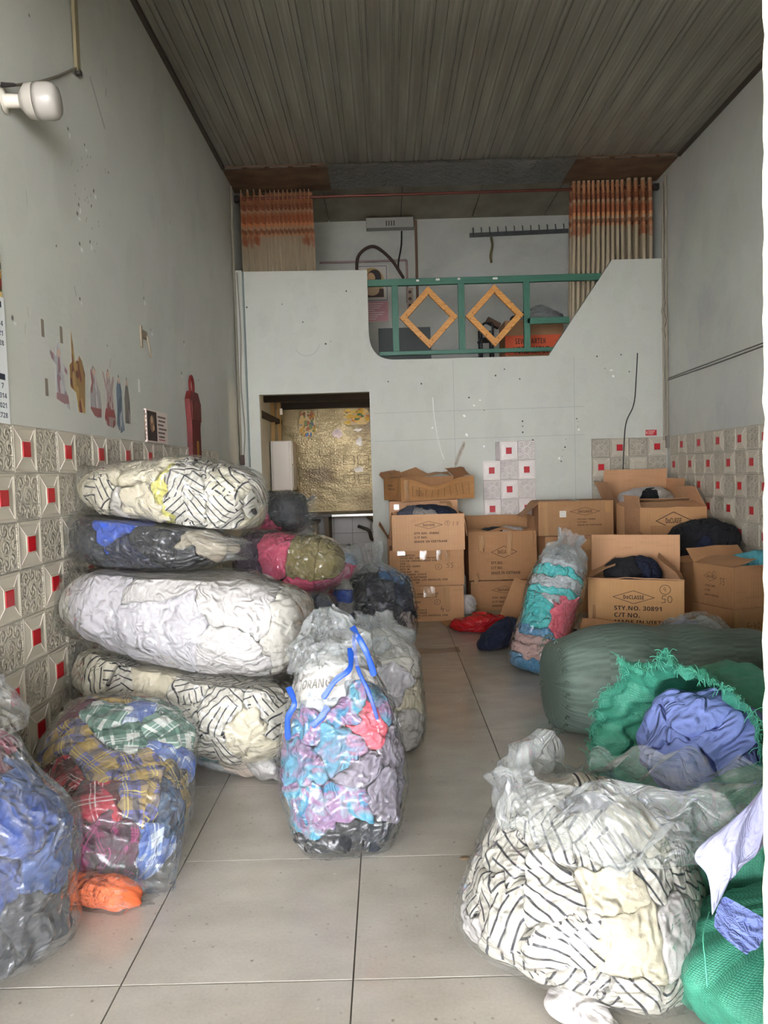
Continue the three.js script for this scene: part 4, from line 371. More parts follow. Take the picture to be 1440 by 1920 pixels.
function turned(g, loc, size, seed) { // crumpled print: the cloth's grain turns from fold to fold
  const ix = g.index.array, q = g.toNonIndexed(), uv = q.attributes.uv, r = rng(seed * 17 + 3), C = []; for (let i = 0; i < 90; i++) C.push([r() * 8 - 4, r() * 8 - 4, r() * 8 - 4, (r() - 0.5) * 3.0, r(), r()]);
  for (let t = 0; t < ix.length; t += 3) { let x = 0, y = 0, z = 0; for (let k = 0; k < 3; k++) { x += loc[ix[t + k] * 3]; y += loc[ix[t + k] * 3 + 1]; z += loc[ix[t + k] * 3 + 2]; } x /= 3 * size; y /= 3 * size; z /= 3 * size; const fx = Math.floor(x), fy = Math.floor(y), fz = Math.floor(z); let best = 9e9, id = 0; for (let i = -1; i <= 1; i++) for (let j = -1; j <= 1; j++) for (let k = -1; k <= 1; k++) { const h = PERM[PERM[PERM[(fx + i) & 255] + ((fy + j) & 255)] + ((fz + k + seed) & 255)], dx = fx + i + (h & 15) / 15 - x, dy = fy + j + ((h >> 4) & 15) / 15 - y, dz = fz + k + ((h * 7) & 15) / 15 - z, d = dx * dx + dy * dy + dz * dz; if (d < best) { best = d; id = h % 90; } }
    const c = Math.cos(C[id][3]), s = Math.sin(C[id][3]); for (let k = 0; k < 3; k++) { const u = uv.getX(t + k), v = uv.getY(t + k); uv.setXY(t + k, u * c - v * s + C[id][4], u * s + v * c + C[id][5]); } }
  return q; }
const icoCache = {};
const ico = d => icoCache[d] ??= mergeVertices((() => { const g = new THREE.IcosahedronGeometry(1, d); g.deleteAttribute('normal'); g.deleteAttribute('uv'); return g; })(), 1e-5);
function cellGeo(b, seeds, i, seed, q) { // one garment: the part of the bag nearer to its own seed than to the others
  const src = ico(q.detail ?? 13), dirs = src.attributes.position, S = seeds[i], k = q.soft ?? 0.0045, wf = q.wf ?? 6, wa = q.wa ?? 0.05, fill = q.fill ?? 0.965, pos = new Float32Array(dirs.count * 3), uv = new Float32Array(dirs.count * 2); const r = rng(seed * 131 + 7), ang = q.angle ?? r() * 6.28, p = V(0, 0, 0), d = V(0, 0, 0);
  const F = () => { const t = p.y / b.L, [rx, rz, cx, cz] = b.rad(t), g = Math.pow(Math.pow(Math.abs(p.x - cx) / (rx * fill), b.n) + Math.pow(Math.abs(p.z - cz) / (rz * fill), b.n), 1 / b.n), bd = t < 0.0 || t > 1 ? 1 : (g / b.lump((p.x - cx) / rx, p.y, (p.z - cz) / rz) - 1) * Math.min(rx, rz);
    let m = Math.exp(clamp(bd / k, -30, 30)); const hw = 0.5 * wa * noise(p.x * wf * 4, p.y * wf * 4, p.z * wf * 4); const wx = p.x + hw + wa * noise(p.x * wf, p.y * wf, p.z * wf + 3), wy = p.y - hw + wa * noise(p.x * wf + 9, p.y * wf, p.z * wf), wz = p.z + wa * noise(p.x * wf, p.y * wf + 5, p.z * wf);
    for (let j = 0; j < seeds.length; j++) { if (j === i) continue; const T = seeds[j], ax = T.x - S.x, ay = T.y - S.y, az = T.z - S.z, l = Math.hypot(ax, ay, az); const e = ((wx - (S.x + T.x) / 2) * ax + (wy - (S.y + T.y) / 2) * ay + (wz - (S.z + T.z) / 2) * az) / l; m += Math.exp(clamp((e - 0.002) / k, -30, 30)); } return k * Math.log(m); };
  const out = V(S.x, 0, S.z + 0.05).normalize(); let e1 = V(0, 1, 0).addScaledVector(out, -out.y).normalize(), e2 = out.clone().cross(e1); const ca = Math.cos(ang), sa = Math.sin(ang); const E1 = e1.clone().multiplyScalar(ca).addScaledVector(e2, sa), E2 = e2.clone().multiplyScalar(ca).addScaledVector(e1, -sa);
  const loc = new Float32Array(pos.length), fa = q.fold ?? 0.032, ff = q.ff ?? 11, st = q.stretch ?? 0.45, w = V(0, 0, 0);
  for (let v = 0; v < dirs.count; v++) { d.fromBufferAttribute(dirs, v); let lo = 0, hi = 1.6; for (let n = 0; n < 15; n++) { const mid = (lo + hi) / 2; p.copy(S).addScaledVector(d, mid); if (F() > 0) hi = mid; else lo = mid; }
    p.copy(S).addScaledVector(d, lo); const a = p.dot(E1), c = p.dot(E2), z = p.dot(out), wn = 0.8 * noise(p.x * 5, p.y * 5, p.z * 5 + seed), n1 = noise(a * ff + wn, c * ff * st + wn, z * ff * 0.6 + seed), n2 = noise(a * ff * 2.1 + wn * 2, c * ff * st * 2.4 + 4, z * ff + seed), n3 = noise(a * ff * 0.9 + 8, c * ff * 1.2 - wn, z * ff + seed + 5);
    const f = 0.3 + 0.9 * Math.sqrt(n1 * n1 + 0.004) + 0.4 * Math.sqrt(n2 * n2 + 0.003) + 0.5 * n3 + 0.22 * Math.cos(TAU * (a * ff * 0.75 + 1.6 * wn)) * clamp(0.5 + 2 * n3, 0, 1) - 0.25; p.addScaledVector(d, fa * Math.min(1, lo * 10) * (f - 0.45));
    uv[v * 2] = a + (q.uvw ?? 0.012) * 1.4 * noise(p.x * 6, p.y * 6, p.z * 6 + seed) + f * 0.01; uv[v * 2 + 1] = c + (q.uvw ?? 0.012) * noise(p.x * 6 + 7, p.y * 6, p.z * 6 + seed); loc[v * 3] = p.x; loc[v * 3 + 1] = p.y; loc[v * 3 + 2] = p.z;
    w.copy(p).applyMatrix4(b.M); b.clampW(w, 0.006); pos[v * 3] = w.x; pos[v * 3 + 1] = w.y; pos[v * 3 + 2] = w.z; }
  let g = new THREE.BufferGeometry(); g.setAttribute('position', new THREE.BufferAttribute(pos, 3)); g.setAttribute('uv', new THREE.BufferAttribute(uv, 2)); g.setIndex(src.index); g.computeVertexNormals(); if (q.turn) g = turned(g, loc, q.turn, seed);
  g.computeBoundingBox(); const cen = g.boundingBox.getCenter(V(0, 0, 0)); cen.y = g.boundingBox.min.y; g.translate(-cen.x, -cen.y, -cen.z); g.userData.at = cen.toArray(); return g; }
const ORD = ['', 'first', 'second', 'third', 'fourth', 'fifth', 'sixth', 'seventh', 'eighth', 'ninth', 'tenth', 'eleventh', 'twelfth', 'thirteenth', 'fourteenth', 'fifteenth', 'sixteenth', 'seventeenth', 'eighteenth', 'nineteenth', 'twentieth'];
function fillBag(b, list, where, standing, q = {}) { // list: [t along, x, z, fabric, extra]
  const seeds = list.map(([t, x, z]) => { const [rx, rz, cx, cz] = b.rad(clamp(t, 0.04, 0.96)); return V(cx + x * rx * 0.8, t * b.L, cz + z * rz * 0.8); }); const by = {};
  list.forEach((e, i) => { const [mat, desc] = FAB[e[3]]; const g = cellGeo(b, seeds, i, i + 1 + where.length, { ...q, ...(/stripe|plaid/.test(e[3]) ? { turn: e[3][0] === 's' ? 0.19 : 0.18 } : {}), ...(e[4] ?? {}) }); const at = V(...g.userData.at), s = seeds[i].clone().applyMatrix4(b.M).project(camera); (by[desc] ??= []).push({ mat, desc, g, at, s }); });
  for (const k in by) { const a = by[k]; a.sort((m, n) => standing ? n.s.y - m.s.y : m.s.x - n.s.x); a.forEach((e, i) => { const n = a.length, from = standing ? 'top' : 'left'; const label = n === 1 ? `the only ${k} ${where}` : n <= 20 ? `${ORD[i + 1]} ${k} from ${from} ${where}` : `${k} ${where}`; solo('garment', e.g, e.mat, label, 'garment', n > 1 ? `alike garments ${where}: ${k}` : null, e.at.toArray()); }); }
}
function skin(b, o = {}) { // the sheet round a body, with loose tails past either end: tail = [s from -a.. or past 1, rx, rz, dx, dz]
  const NU = o.NU ?? 120, NV = o.NV ?? 84, y0 = -(o.a ?? 0), y1 = 1 + (o.b ?? 0), off = o.off ?? 0.005, pos = [], uv = [], idx = [], p = V(0, 0, 0), amp = o.amp ?? 0.009, fr = o.fr ?? 8, seed = o.seed ?? 1, gather = o.gather ?? 0;
  const tail = (y) => { if (!o.tail) return [0, 0, 0, 0]; const k = o.tail; if (y < k[0][0] || y > k[k.length - 1][0]) return [0, 0, 0, 0]; let i = 0; while (i < k.length - 2 && y > k[i + 1][0]) i++; const s = clamp((y - k[i][0]) / (k[i + 1][0] - k[i][0]), 0, 1), w = s * s * (3 - 2 * s); return [1, 2, 3, 4].map(n => lerp(k[i][n] ?? 0, k[i + 1][n] ?? 0, w)); };
  const head = (y) => { if (!o.head || y > o.head[0]) return [0, 0]; const s = clamp((y - y0) / (o.head[0] - y0), 0, 1); return [lerp(o.head[1], o.head[3], s), lerp(o.head[2], o.head[4], s)]; };
  for (let j = 0; j <= NV; j++) { const yy = lerp(y0, y1, o.open ? j / NV : 0.5 - 0.5 * Math.cos(j / NV * Math.PI)), [rx, rz, cx, cz] = b.rad(yy), T = tail(yy), Hd = head(yy); const RX = Math.max(rx > 0.001 ? rx + off : 0.0005, T[0], Hd[0]), RZ = Math.max(rz > 0.001 ? rz + off : 0.0005, T[1], Hd[1]); const lt = clamp((yy - (o.tail?.[0][0] ?? 2)) * 8, 0, 1);
    for (let i = 0; i <= NU; i++) { const th = i / NU * Math.PI * 2, c = Math.cos(th), s = Math.sin(th), ex = 2 / b.n; let x = Math.sign(c) * Math.pow(Math.abs(c), ex), z = Math.sign(s) * Math.pow(Math.abs(s), ex); const P = [c * 1.1, yy * b.L * 2.2, s * 1.1 + seed * 3.7];
      const wr = amp * (0.9 * (ridge(P[0] * fr * 0.9 + 0.6 * noise(P[0] * 3, P[1] * 2, P[2] * 3), P[1] * fr * 0.35, P[2] * fr * 0.9) - 0.4) + 0.5 * (ridge(P[0] * fr * 2, P[1] * fr * 0.8, P[2] * fr * 2) - 0.4)) + lt * (o.loose ?? 0.03) * (0.9 * ridge(P[0] * 1.7 + seed, P[1] * 2.6, P[2] * 1.7) - 0.2 + 0.5 * ridge(P[0] * 3.8 + 3, P[1] * 5.5, P[2] * 3.8)) ; const lp = b.lump(x, yy * b.L, z), ga = 1 + gather * lt * Math.sin(th * 13 + 3 * noise(c * 2, s * 2, seed)) ;
      p.set(cx * (yy <= 1 ? 1 : 1) + (RX * ga * lp + Math.min(wr, RX * 0.6)) * x + T[2], yy * b.L + (lt ? (o.looseY ?? 0.02) * lt * noise(P[0] * 3, P[1] * 2, P[2] * 3) * 2 : 0), cz + (RZ * ga * lp + Math.min(wr, RZ * 0.6)) * z + T[3]); p.applyMatrix4(b.M); if (o.droop) p.y -= o.droop * Math.pow(lt * clamp((yy - o.tail[0][0]) / (y1 - o.tail[0][0]), 0, 1), 1.5) * (1 + 0.5 * noise(c * 2, s * 2, seed + 4)); b.clampW(p, (o.lift ?? 0) + 0.0008, o.free); if (o.after) o.after(p, th, yy); pos.push(p.x, p.y, p.z); uv.push(i / NU * (o.us ?? 1), yy * (o.vs ?? 1)); } }
  for (let j = 0; j < NV; j++) for (let i = 0; i < NU; i++) { const a = j * (NU + 1) + i, e = a + 1, c = a + NU + 1, d = c + 1; idx.push(a, c, e, e, c, d); }
  const g = new THREE.BufferGeometry(); g.setAttribute('position', new THREE.Float32BufferAttribute(pos, 3)); g.setAttribute('uv', new THREE.Float32BufferAttribute(uv, 2)); g.setIndex(idx); g.computeVertexNormals();
  const N_ = g.attributes.normal; for (let j = 0; j <= NV; j++) { const a = j * (NU + 1), e = a + NU, v = V(0, 0, 0).fromBufferAttribute(N_, a).add(V(0, 0, 0).fromBufferAttribute(N_, e)).normalize(); N_.setXYZ(a, v.x, v.y, v.z); N_.setXYZ(e, v.x, v.y, v.z); } return g; }
const filmTop = new THREE.MeshPhysicalMaterial({ color: '#eef0ef', transmission: 0.84, thickness: 0, roughness: 0.11, ior: 1.5, specularIntensity: 1, bumpMap: rep(filmBump, 3, 2), bumpScale: 0.03, side: THREE.DoubleSide });
function bag(label, b, o = {}) { const at = [(b.A.x + b.B.x) / 2, Math.max(0, Math.min(b.A.y, b.B.y) - 0.2), (b.A.z + b.B.z) / 2], t = thing('plastic_bag', label, 'plastic bag', at), put = (n, q, m) => part(t, n, skin(b, q).translate(-at[0], -at[1], -at[2]), m);
  if (o.top) { put('film', { ...o, tail: undefined, b: 0, droop: 0, open: false }, o.mat ?? film); put('gathered_top', { ...o, head: undefined, a: -o.tail[0][0], open: true, off: 0.009, free: true }, filmTop); } else put('film', o, o.mat ?? film); return t; }
// ---------- bags piled along the left wall ----------
FAB.peri = [cloth('#7f8fce'), 'periwinkle blue shirt']; FAB.lavender = [cloth('#b0b1cf'), 'pale lavender garment']; const thinLav = cloth('#b0b1cf', { k: 'thin', bumpScale: 0.005 }), thinPeri = cloth('#7f8fce', { k: 'thin', bumpScale: 0.006 });
const at = (px, py, D) => { const v = V(px / 720 - 1, 1 - py / 960, 0.5).unproject(camera).sub(camera.position); return v.multiplyScalar(-D / v.z).add(camera.position).toArray(); };
{ const b = body({ A: [-1.42, 1.265, -3.45], B: [-0.57, 1.185, -3.3], keys: [[0, 0.1, 0.2], [0.25, 0.135, 0.26], [0.7, 0.17, 0.27], [1, 0.17, 0.24]], ends: [3, 4], n: 2.6, planes: [[0.136, 0.9907, 0, 0.9637]] });
  fillBag(b, [[0.08, 0, 0.5, 'cream'], [0.26, -0.55, 0.55, 'cream'], [0.28, 0.5, 0.6, 'offwhite'], [0.2, 0.05, 0.9, 'stripe2', { angle: 1.4 }], [0.46, -0.5, 0.5, 'cream'], [0.47, 0.4, 0.6, 'cream'], [0.6, 0, 0.5, 'lime', { wa: 0.02 }], [0.74, -0.6, 0.5, 'stripe', { angle: 0.3 }], [0.735, 0.05, 0.8, 'stripe', { angle: 1.5 }], [0.76, 0.75, 0.45, 'stripe', { angle: 2.6 }], [0.87, -0.35, 0.7, 'stripe2', { angle: 1.1 }], [0.89, 0.45, 0.75, 'stripe', { angle: 0.75 }], [0.97, -0.55, 0.3, 'stripe', { angle: 2.2 }], [0.985, 0.1, 0.55, 'stripe', { angle: 1.35 }], [0.975, 0.65, 0.4, 'cream']], 'in the topmost bag by left wall', false, { detail: 16 });
  bag('topmost clear bag of cream, lime and striped clothes, left pile', b, { a: 0.1, head: [0.12, 0.1, 0.03, 0.11, 0.2], amp: 0.008, seed: 2 }); }
{ const b = body({ A: [-1.43, 1.05, -3.38], B: [-0.66, 0.99, -3.15], keys: [[0, 0.12, 0.2], [0.3, 0.14, 0.27], [0.7, 0.125, 0.26], [1, 0.05, 0.14]], ends: [3, 3], n: 2.4, planes: [[-0.136, -0.9907, 0, -0.9637], [0.056, 0.998, 0, 0.85]] });
  fillBag(b, [[0.1, 0, 0.5, 'charcoal'], [0.3, -0.4, 0.6, 'black'], [0.3, 0.5, 0.6, 'charcoal'], [0.47, -0.5, 0.7, 'blue', { wa: 0.05 }], [0.53, 0.5, 0.7, 'navy'], [0.66, 0.2, 0.75, 'black'], [0.68, -0.6, 0.4, 'charcoal'], [0.86, -0.2, 0.6, 'beige'], [0.8, 0.7, 0.5, 'black']], 'in the dark bag under topmost bag', false, { detail: 16 });
  const t = bag('clear bag of black and blue clothes, second from top', b, { b: 0.05, tail: [[0.85, 0.05, 0.1], [1.05, 0.03, 0.05]], a: 0.06, head: [0.1, 0.11, 0.05, 0.13, 0.2], amp: 0.012, loose: 0.012, seed: 3 }); }
{ const b = body({ A: [-1.44, 0.755, -3.27], B: [-0.35, 0.635, -3.07], keys: [[0, 0.15, 0.26], [0.2, 0.19, 0.33], [0.6, 0.235, 0.35], [1, 0.22, 0.3]], ends: [3, 4], n: 2.5, planes: [[-0.056, -0.998, 0, -0.85], [0.148, 0.989, 0, 0.376]] });
  fillBag(b, [[0.08, 0.1, 0.5, 'offwhite'], [0.26, -0.1, 0.6, 'lilacwhite'], [0.5, -0.5, 0.5, 'white'], [0.55, 0.35, 0.7, 'lilacwhite'], [0.8, -0.3, 0.6, 'white'], [0.78, 0.65, 0.55, 'white'], [0.95, 0, 0.5, 'offwhite', { ff: 26, stretch: 0.2 }]], 'in the big white bag, left pile', false, { detail: 26, fold: 0.014, wa: 0.05 });
  bag('big clear bag of white clothes in the left pile', b, { a: 0.05, head: [0.1, 0.13, 0.1, 0.17, 0.26], amp: 0.01, seed: 4, fr: 9 }); }
{ const b = body({ A: [-1.42, 0.43, -3.33], B: [-0.40, 0.265, -2.95], keys: [[0, 0.14, 0.24], [0.3, 0.19, 0.29], [0.75, 0.215, 0.3], [1, 0.18, 0.24]], ends: [3, 4], n: 2.5, planes: [[-0.148, -0.989, 0, -0.376]] });
  fillBag(b, [[0.08, 0, 0.4, 'cream'], [0.2, -0.5, 0.6, 'cream'], [0.19, 0.4, 0.7, 'cream'], [0.25, 0.05, 0.95, 'stripe2', { angle: 0.5 }], [0.36, -0.55, 0.6, 'stripe', { angle: 0.25, wa: 0.02 }], [0.36, 0.25, 0.75, 'stripe', { angle: 0.05, wa: 0.02 }], [0.35, 0.85, 0.3, 'offwhite'], [0.5, -0.35, 0.75, 'cream', { wa: 0.05 }], [0.5, 0.5, 0.7, 'cream'], [0.62, -0.75, 0.5, 'offwhite'], [0.66, -0.2, 0.85, 'stripe', { angle: 0.95 }], [0.61, 0.75, 0.55, 'stripe', { angle: 2.3 }], [0.68, 0.4, 0.8, 'stripe', { angle: 2.5 }], [0.78, -0.55, 0.6, 'stripe', { angle: 1.9 }], [0.8, 0.02, 0.9, 'stripe', { angle: 0.5 }], [0.77, 0.62, 0.6, 'stripe', { angle: 2.7 }], [0.87, 0.35, 0.8, 'cream'], [0.9, -0.35, 0.7, 'stripe', { angle: 2.8 }], [0.95, 0.1, 0.6, 'stripe', { angle: 0.7 }], [0.93, 0.7, 0.5, 'cream'], [0.985, -0.3, 0.25, 'stripe', { angle: 1.2 }], [0.985, 0.5, 0.2, 'peach']], 'in the slanted bag below white bag', false, { detail: 15 });
  bag('slanted clear bag of cream and striped clothes below white bag', b, { a: 0.05, head: [0.1, 0.12, 0.08, 0.16, 0.24], amp: 0.009, seed: 5 }); }
{ const b = body({ A: [-0.86, 0.085, -3.2], B: [-0.34, 0.08, -3.02], keys: [[0, 0.08, 0.2], [1, 0.08, 0.18]], ends: [4, 4] });
  fillBag(b, [[0.1, 0, 0.5, 'sky'], [0.26, -0.3, 0.6, 'seagreen'], [0.24, 0.5, 0.5, 'lightgrey'], [0.45, 0.2, 0.6, 'peach', { wa: 0.01 }], [0.68, 0.2, 0.6, 'white', { wa: 0.01 }], [0.88, 0, 0.6, 'black'], [0.97, 0.4, 0.4, 'charcoal']], 'in the flat bag under striped bag', false);
  bag('flat clear bag on the floor under the slanted striped bag', b, { amp: 0.004, seed: 6 }); }
{ const b = body({ A: [-0.89, 0.085, -2.2], B: [-1.07, 0.36, -2.88], keys: [[0, 0.19, 0.12], [0.25, 0.235, 0.18], [0.7, 0.27, 0.2], [1, 0.25, 0.16]], ends: [5, 4], n: 3, planes: [[0.5, 0, -0.866, 1.385], [-0.349, 0, 0.937, -2.42]] });
  fillBag(b, [[0.07, -0.5, 0.4, 'plaidM'], [0.07, 0.15, 0.4, 'plaidM'], [0.08, 0.75, 0.5, 'plaidB'], [0.2, -0.75, 0.5, 'plaidR', { angle: 0.5 }], [0.24, -0.25, 0.8, 'plaidR', { angle: 0.7 }], [0.22, 0.3, 0.8, 'plaidY'], [0.25, 0.8, 0.5, 'bluemarble'], [0.36, 0.85, 0.55, 'plaidK'], [0.38, -0.8, 0.5, 'plaidR', { angle: 1.0 }], [0.4, 0.25, 0.8, 'plaidY'], [0.44, -0.35, 0.8, 'plaidY'], [0.5, 0.65, 0.7, 'plaidB', { angle: 0.4 }], [0.55, 0.1, 0.9, 'plaidG', { angle: 0.7 }], [0.6, 0.55, 0.8, 'plaidG', { angle: 0.2 }], [0.62, -0.75, 0.6, 'plaidY'], [0.7, -0.3, 0.8, 'plaidG', { angle: 1.1 }], [0.72, 0.2, 0.85, 'plaidB'], [0.74, 0.75, 0.6, 'plaidG'], [0.76, -0.75, 0.5, 'burgundy'], [0.86, 0.4, 0.7, 'plaidG', { angle: 0.5 }], [0.87, -0.15, 0.8, 'plaidK'], [0.9, -0.65, 0.6, 'plaidY'], [0.94, 0.75, 0.5, 'slate'], [0.97, 0.1, 0.5, 'dkpink'], [0.96, -0.45, 0.6, 'plaidK']], 'in the plaid shirt bag', true, { detail: 13 });
  bag('clear bag of plaid shirts lying on the orange bag', b, { a: 0.1, head: [0.1, 0.2, 0.012, 0.22, 0.14], amp: 0.007, seed: 7, fr: 10, mat: filmHazy, b: 0.04, tail: [[0.9, 0.24, 0.1], [1.04, 0.22, 0.03]], loose: 0.015 }); }
{ const b = body({ A: [-1.1, 0.055, -2.2], B: [-0.79, 0.05, -2.13], keys: [[0, 0.055, 0.11], [1, 0.05, 0.11]], ends: [4, 4] });
  fillBag(b, [[0.3, 0, 0.4, 'orange'], [0.75, 0, 0.4, 'orange']], 'in bag under plaid shirts', false); bag('small clear bag of orange clothes squashed under plaid bag', b, { b: 0.1, tail: [[0.8, 0.05, 0.13], [1.1, 0.02, 0.12]], amp: 0.004, loose: 0.008, seed: 8 }); }
{ const b = body({ A: [-1.2, 0, -1.9], B: [-1.27, 0.65, -2.0], keys: [[0, 0.31, 0.28], [0.5, 0.3, 0.28], [0.85, 0.22, 0.22], [1, 0.14, 0.14]], ends: [9, 3], n: 2.8, planes: [[-0.5, 0, 0.866, -1.385]] });
  fillBag(b, [[0.06, 0.2, 0.6, 'dusk'], [0.2, 0.6, 0.5, 'dusk'], [0.17, -0.3, 0.7, 'dusk'], [0.36, 0.7, 0.5, 'denim'], [0.38, 0.15, 0.8, 'royal'], [0.48, -0.4, 0.7, 'navy'], [0.55, 0.5, 0.7, 'royal'], [0.66, 0.75, 0.3, 'denim'], [0.68, 0.2, 0.7, 'royal'], [0.83, 0.3, 0.7, 'burgundy'], [0.8, -0.3, 0.7, 'burgundy'], [0.9, 0.65, 0.4, 'dkpink'], [0.95, 0, 0.5, 'burgundy']], 'in the front left bag', true, { detail: 15 });
  bag('large hazy bag of blue and burgundy clothes at front left', b, { b: 0.12, tail: [[0.9, 0.22, 0.2], [1.12, 0.14, 0.1]], amp: 0.012, fr: 7, seed: 9, mat: filmHazy, loose: 0.03, off: 0.012 }); }
{ const b = body({ A: [-0.89, 0.81, -4.35], B: [-0.27, 0.76, -4.28], keys: [[0, 0.17, 0.26], [0.6, 0.175, 0.28], [1, 0.155, 0.24]], ends: [5, 4], n: 2.7 });
  fillBag(b, [[0.24, 0, 0.4, 'mauve', { wa: 0.01 }], [0.45, -0.2, 0.5, 'pink', { wa: 0.012 }], [0.67, -0.15, 0.5, 'olive', { wa: 0.012 }], [0.89, -0.1, 0.5, 'olive', { wa: 0.012 }], [0.6, 1.2, 0.4, 'pink'], [0.4, 1.2, 0.3, 'mauve'], [0.9, 1.1, 0.3, 'dkpink']], 'in the bag behind white bag', false, { detail: 18, ff: 24, stretch: 0.25, fold: 0.012 });
  bag('clear bag of mauve, pink and olive clothes behind white bag', b, { b: 0.08, tail: [[0.9, 0.12, 0.16], [1.08, 0.1, 0.1]], amp: 0.009, seed: 10, loose: 0.02 }); }
{ const b = body({ A: [-0.86, 1.075, -4.7], B: [-0.52, 1.06, -4.66], keys: [[0, 0.13, 0.2], [1, 0.125, 0.18]], ends: [4, 4] });
  fillBag(b, [[0.2, -0.1, 0.6, 'dkpink'], [0.55, -0.2, 0.5, 'black'], [0.85, 0.2, 0.5, 'charcoal'], [0.35, 0.9, 0.4, 'pink']], 'in the small dark bag by doorway', false); bag('small dark clear bag high in the pile by the doorway', b, { b: 0.18, tail: [[0.85, 0.1, 0.1], [1.0, 0.07, 0.06], [1.18, 0.1, 0.06]], amp: 0.009, seed: 11, loose: 0.02 }); }
{ const b = body({ A: [-0.74, 0.5, -4.15], B: [-0.31, 0.51, -4.02], keys: [[0, 0.16, 0.2], [1, 0.15, 0.17]], ends: [4, 4] });
  fillBag(b, [[0.2, 0, 0.4, 'offwhite'], [0.6, 0, 0.5, 'navy'], [0.92, 0.3, 0.4, 'slate']], 'in the bag below olive clothes', false); bag('clear bag of navy clothes below the olive clothes', b, { amp: 0.008, seed: 12 }); }
{ const b = body({ A: [-1.15, 0.24, -4.1], B: [-0.3, 0.2, -3.72], keys: [[0, 0.24, 0.26], [0.7, 0.24, 0.26], [1, 0.2, 0.22]], ends: [4, 4] });
  fillBag(b, [[0.3, 0, 0.4, 'white'], [0.8, -0.2, 0.5, 'offwhite', { ff: 24, stretch: 0.2 }], [0.93, 0.5, 0.4, 'white']], 'in the bag behind big white bag', false, { detail: 18 }); bag('clear bag of off-white clothes behind the big white bag', b, { amp: 0.009, seed: 13 }); }
{ const b = body({ A: [-0.33, 0.0, -4.78], B: [-0.3, 0.6, -4.82], keys: [[0, 0.09, 0.1], [1, 0.07, 0.08]], ends: [6, 4] });
  fillBag(b, [[0.15, 0, 0.3, 'blue'], [0.38, 0, 0.3, 'white'], [0.55, 0, 0.3, 'blue'], [0.7, 0, 0.3, 'white'], [0.83, 0, 0.3, 'blue'], [0.95, 0, 0.3, 'white']], 'in the narrow banded bag', true, { detail: 10, wa: 0.006 }); bag('narrow clear bag of blue and white bands in the pile', b, { amp: 0.005, seed: 14 }); }
{ const b = body({ A: [-0.36, 0.0, -5.45], B: [-0.28, 0.72, -5.45], keys: [[0, 0.16, 0.16], [0.7, 0.14, 0.14], [1, 0.07, 0.08]], ends: [6, 3] });
  fillBag(b, [[0.2, 0, 0.4, 'slate'], [0.55, -0.3, 0.5, 'dkpink'], [0.75, -0.4, 0.5, 'magenta'], [0.78, 0.4, 0.5, 'pink'], [0.95, 0.1, 0.3, 'sky']], 'in the bag before the kitchen', true); bag('clear bag of pink clothes in front of the kitchen doorway', b, { amp: 0.006, seed: 15 }); }
{ const b = body({ A: [-0.05, 0, -5.08], B: [-0.1, 0.66, -5.18], keys: [[0, 0.23, 0.2], [0.45, 0.27, 0.23], [0.8, 0.24, 0.2], [1, 0.12, 0.1]], ends: [7, 3], n: 2.4 });
  fillBag(b, [[0.1, -0.3, 0.6, 'charcoal'], [0.12, 0.6, 0.5, 'marble'], [0.3, 0.5, 0.7, 'marble2'], [0.4, -0.5, 0.6, 'marble'], [0.45, 0.1, 0.9, 'marble'], [0.62, 0.75, 0.4, 'navy'], [0.62, -0.6, 0.5, 'black'], [0.68, 0.2, 0.7, 'marble'], [0.84, 0.45, 0.6, 'bluemarble'], [0.88, -0.3, 0.6, 'charcoal']], 'in the dark marbled bag', true, { detail: 14 });
  bag('tall clear bag of dark marbled clothes before left carton stack', b, { top: 1, b: 0.2, tail: [[0.9, 0.14, 0.12, 0, 0], [1.02, 0.05, 0.05, -0.03, 0], [1.2, 0.085, 0.05, -0.05, 0]], amp: 0.013, seed: 16, loose: 0.03, gather: 0.25 }); }
{ const b = body({ A: [0.02, 0, -3.38], B: [-0.05, 0.56, -3.46], keys: [[0, 0.13, 0.15], [0.35, 0.17, 0.18], [0.7, 0.17, 0.17], [1, 0.1, 0.1]], ends: [7, 3], n: 2.6 });
  fillBag(b, [[0.1, 0.2, 0.5, 'white'], [0.28, 0.3, 0.6, 'white'], [0.42, 0.5, 0.6, 'cream'], [0.55, 0.2, 0.7, 'lilacwhite'], [0.75, 0.5, 0.5, 'offwhite'], [0.85, -0.2, 0.6, 'lightgrey'], [0.95, 0.2, 0.4, 'offwhite']], 'in the upright white bag', true, { detail: 15, ff: 22, fold: 0.02, stretch: 0.25 });
  bag('upright clear bag of folded white clothes behind tie-dye bag', b, { top: 1, b: 0.12, tail: [[0.76, 0.16, 0.16], [0.9, 0.12, 0.11], [1.02, 0.07, 0.07, -0.03], [1.12, 0.08, 0.06, -0.05]], amp: 0.012, seed: 17, loose: 0.035, gather: 0.15 }); }
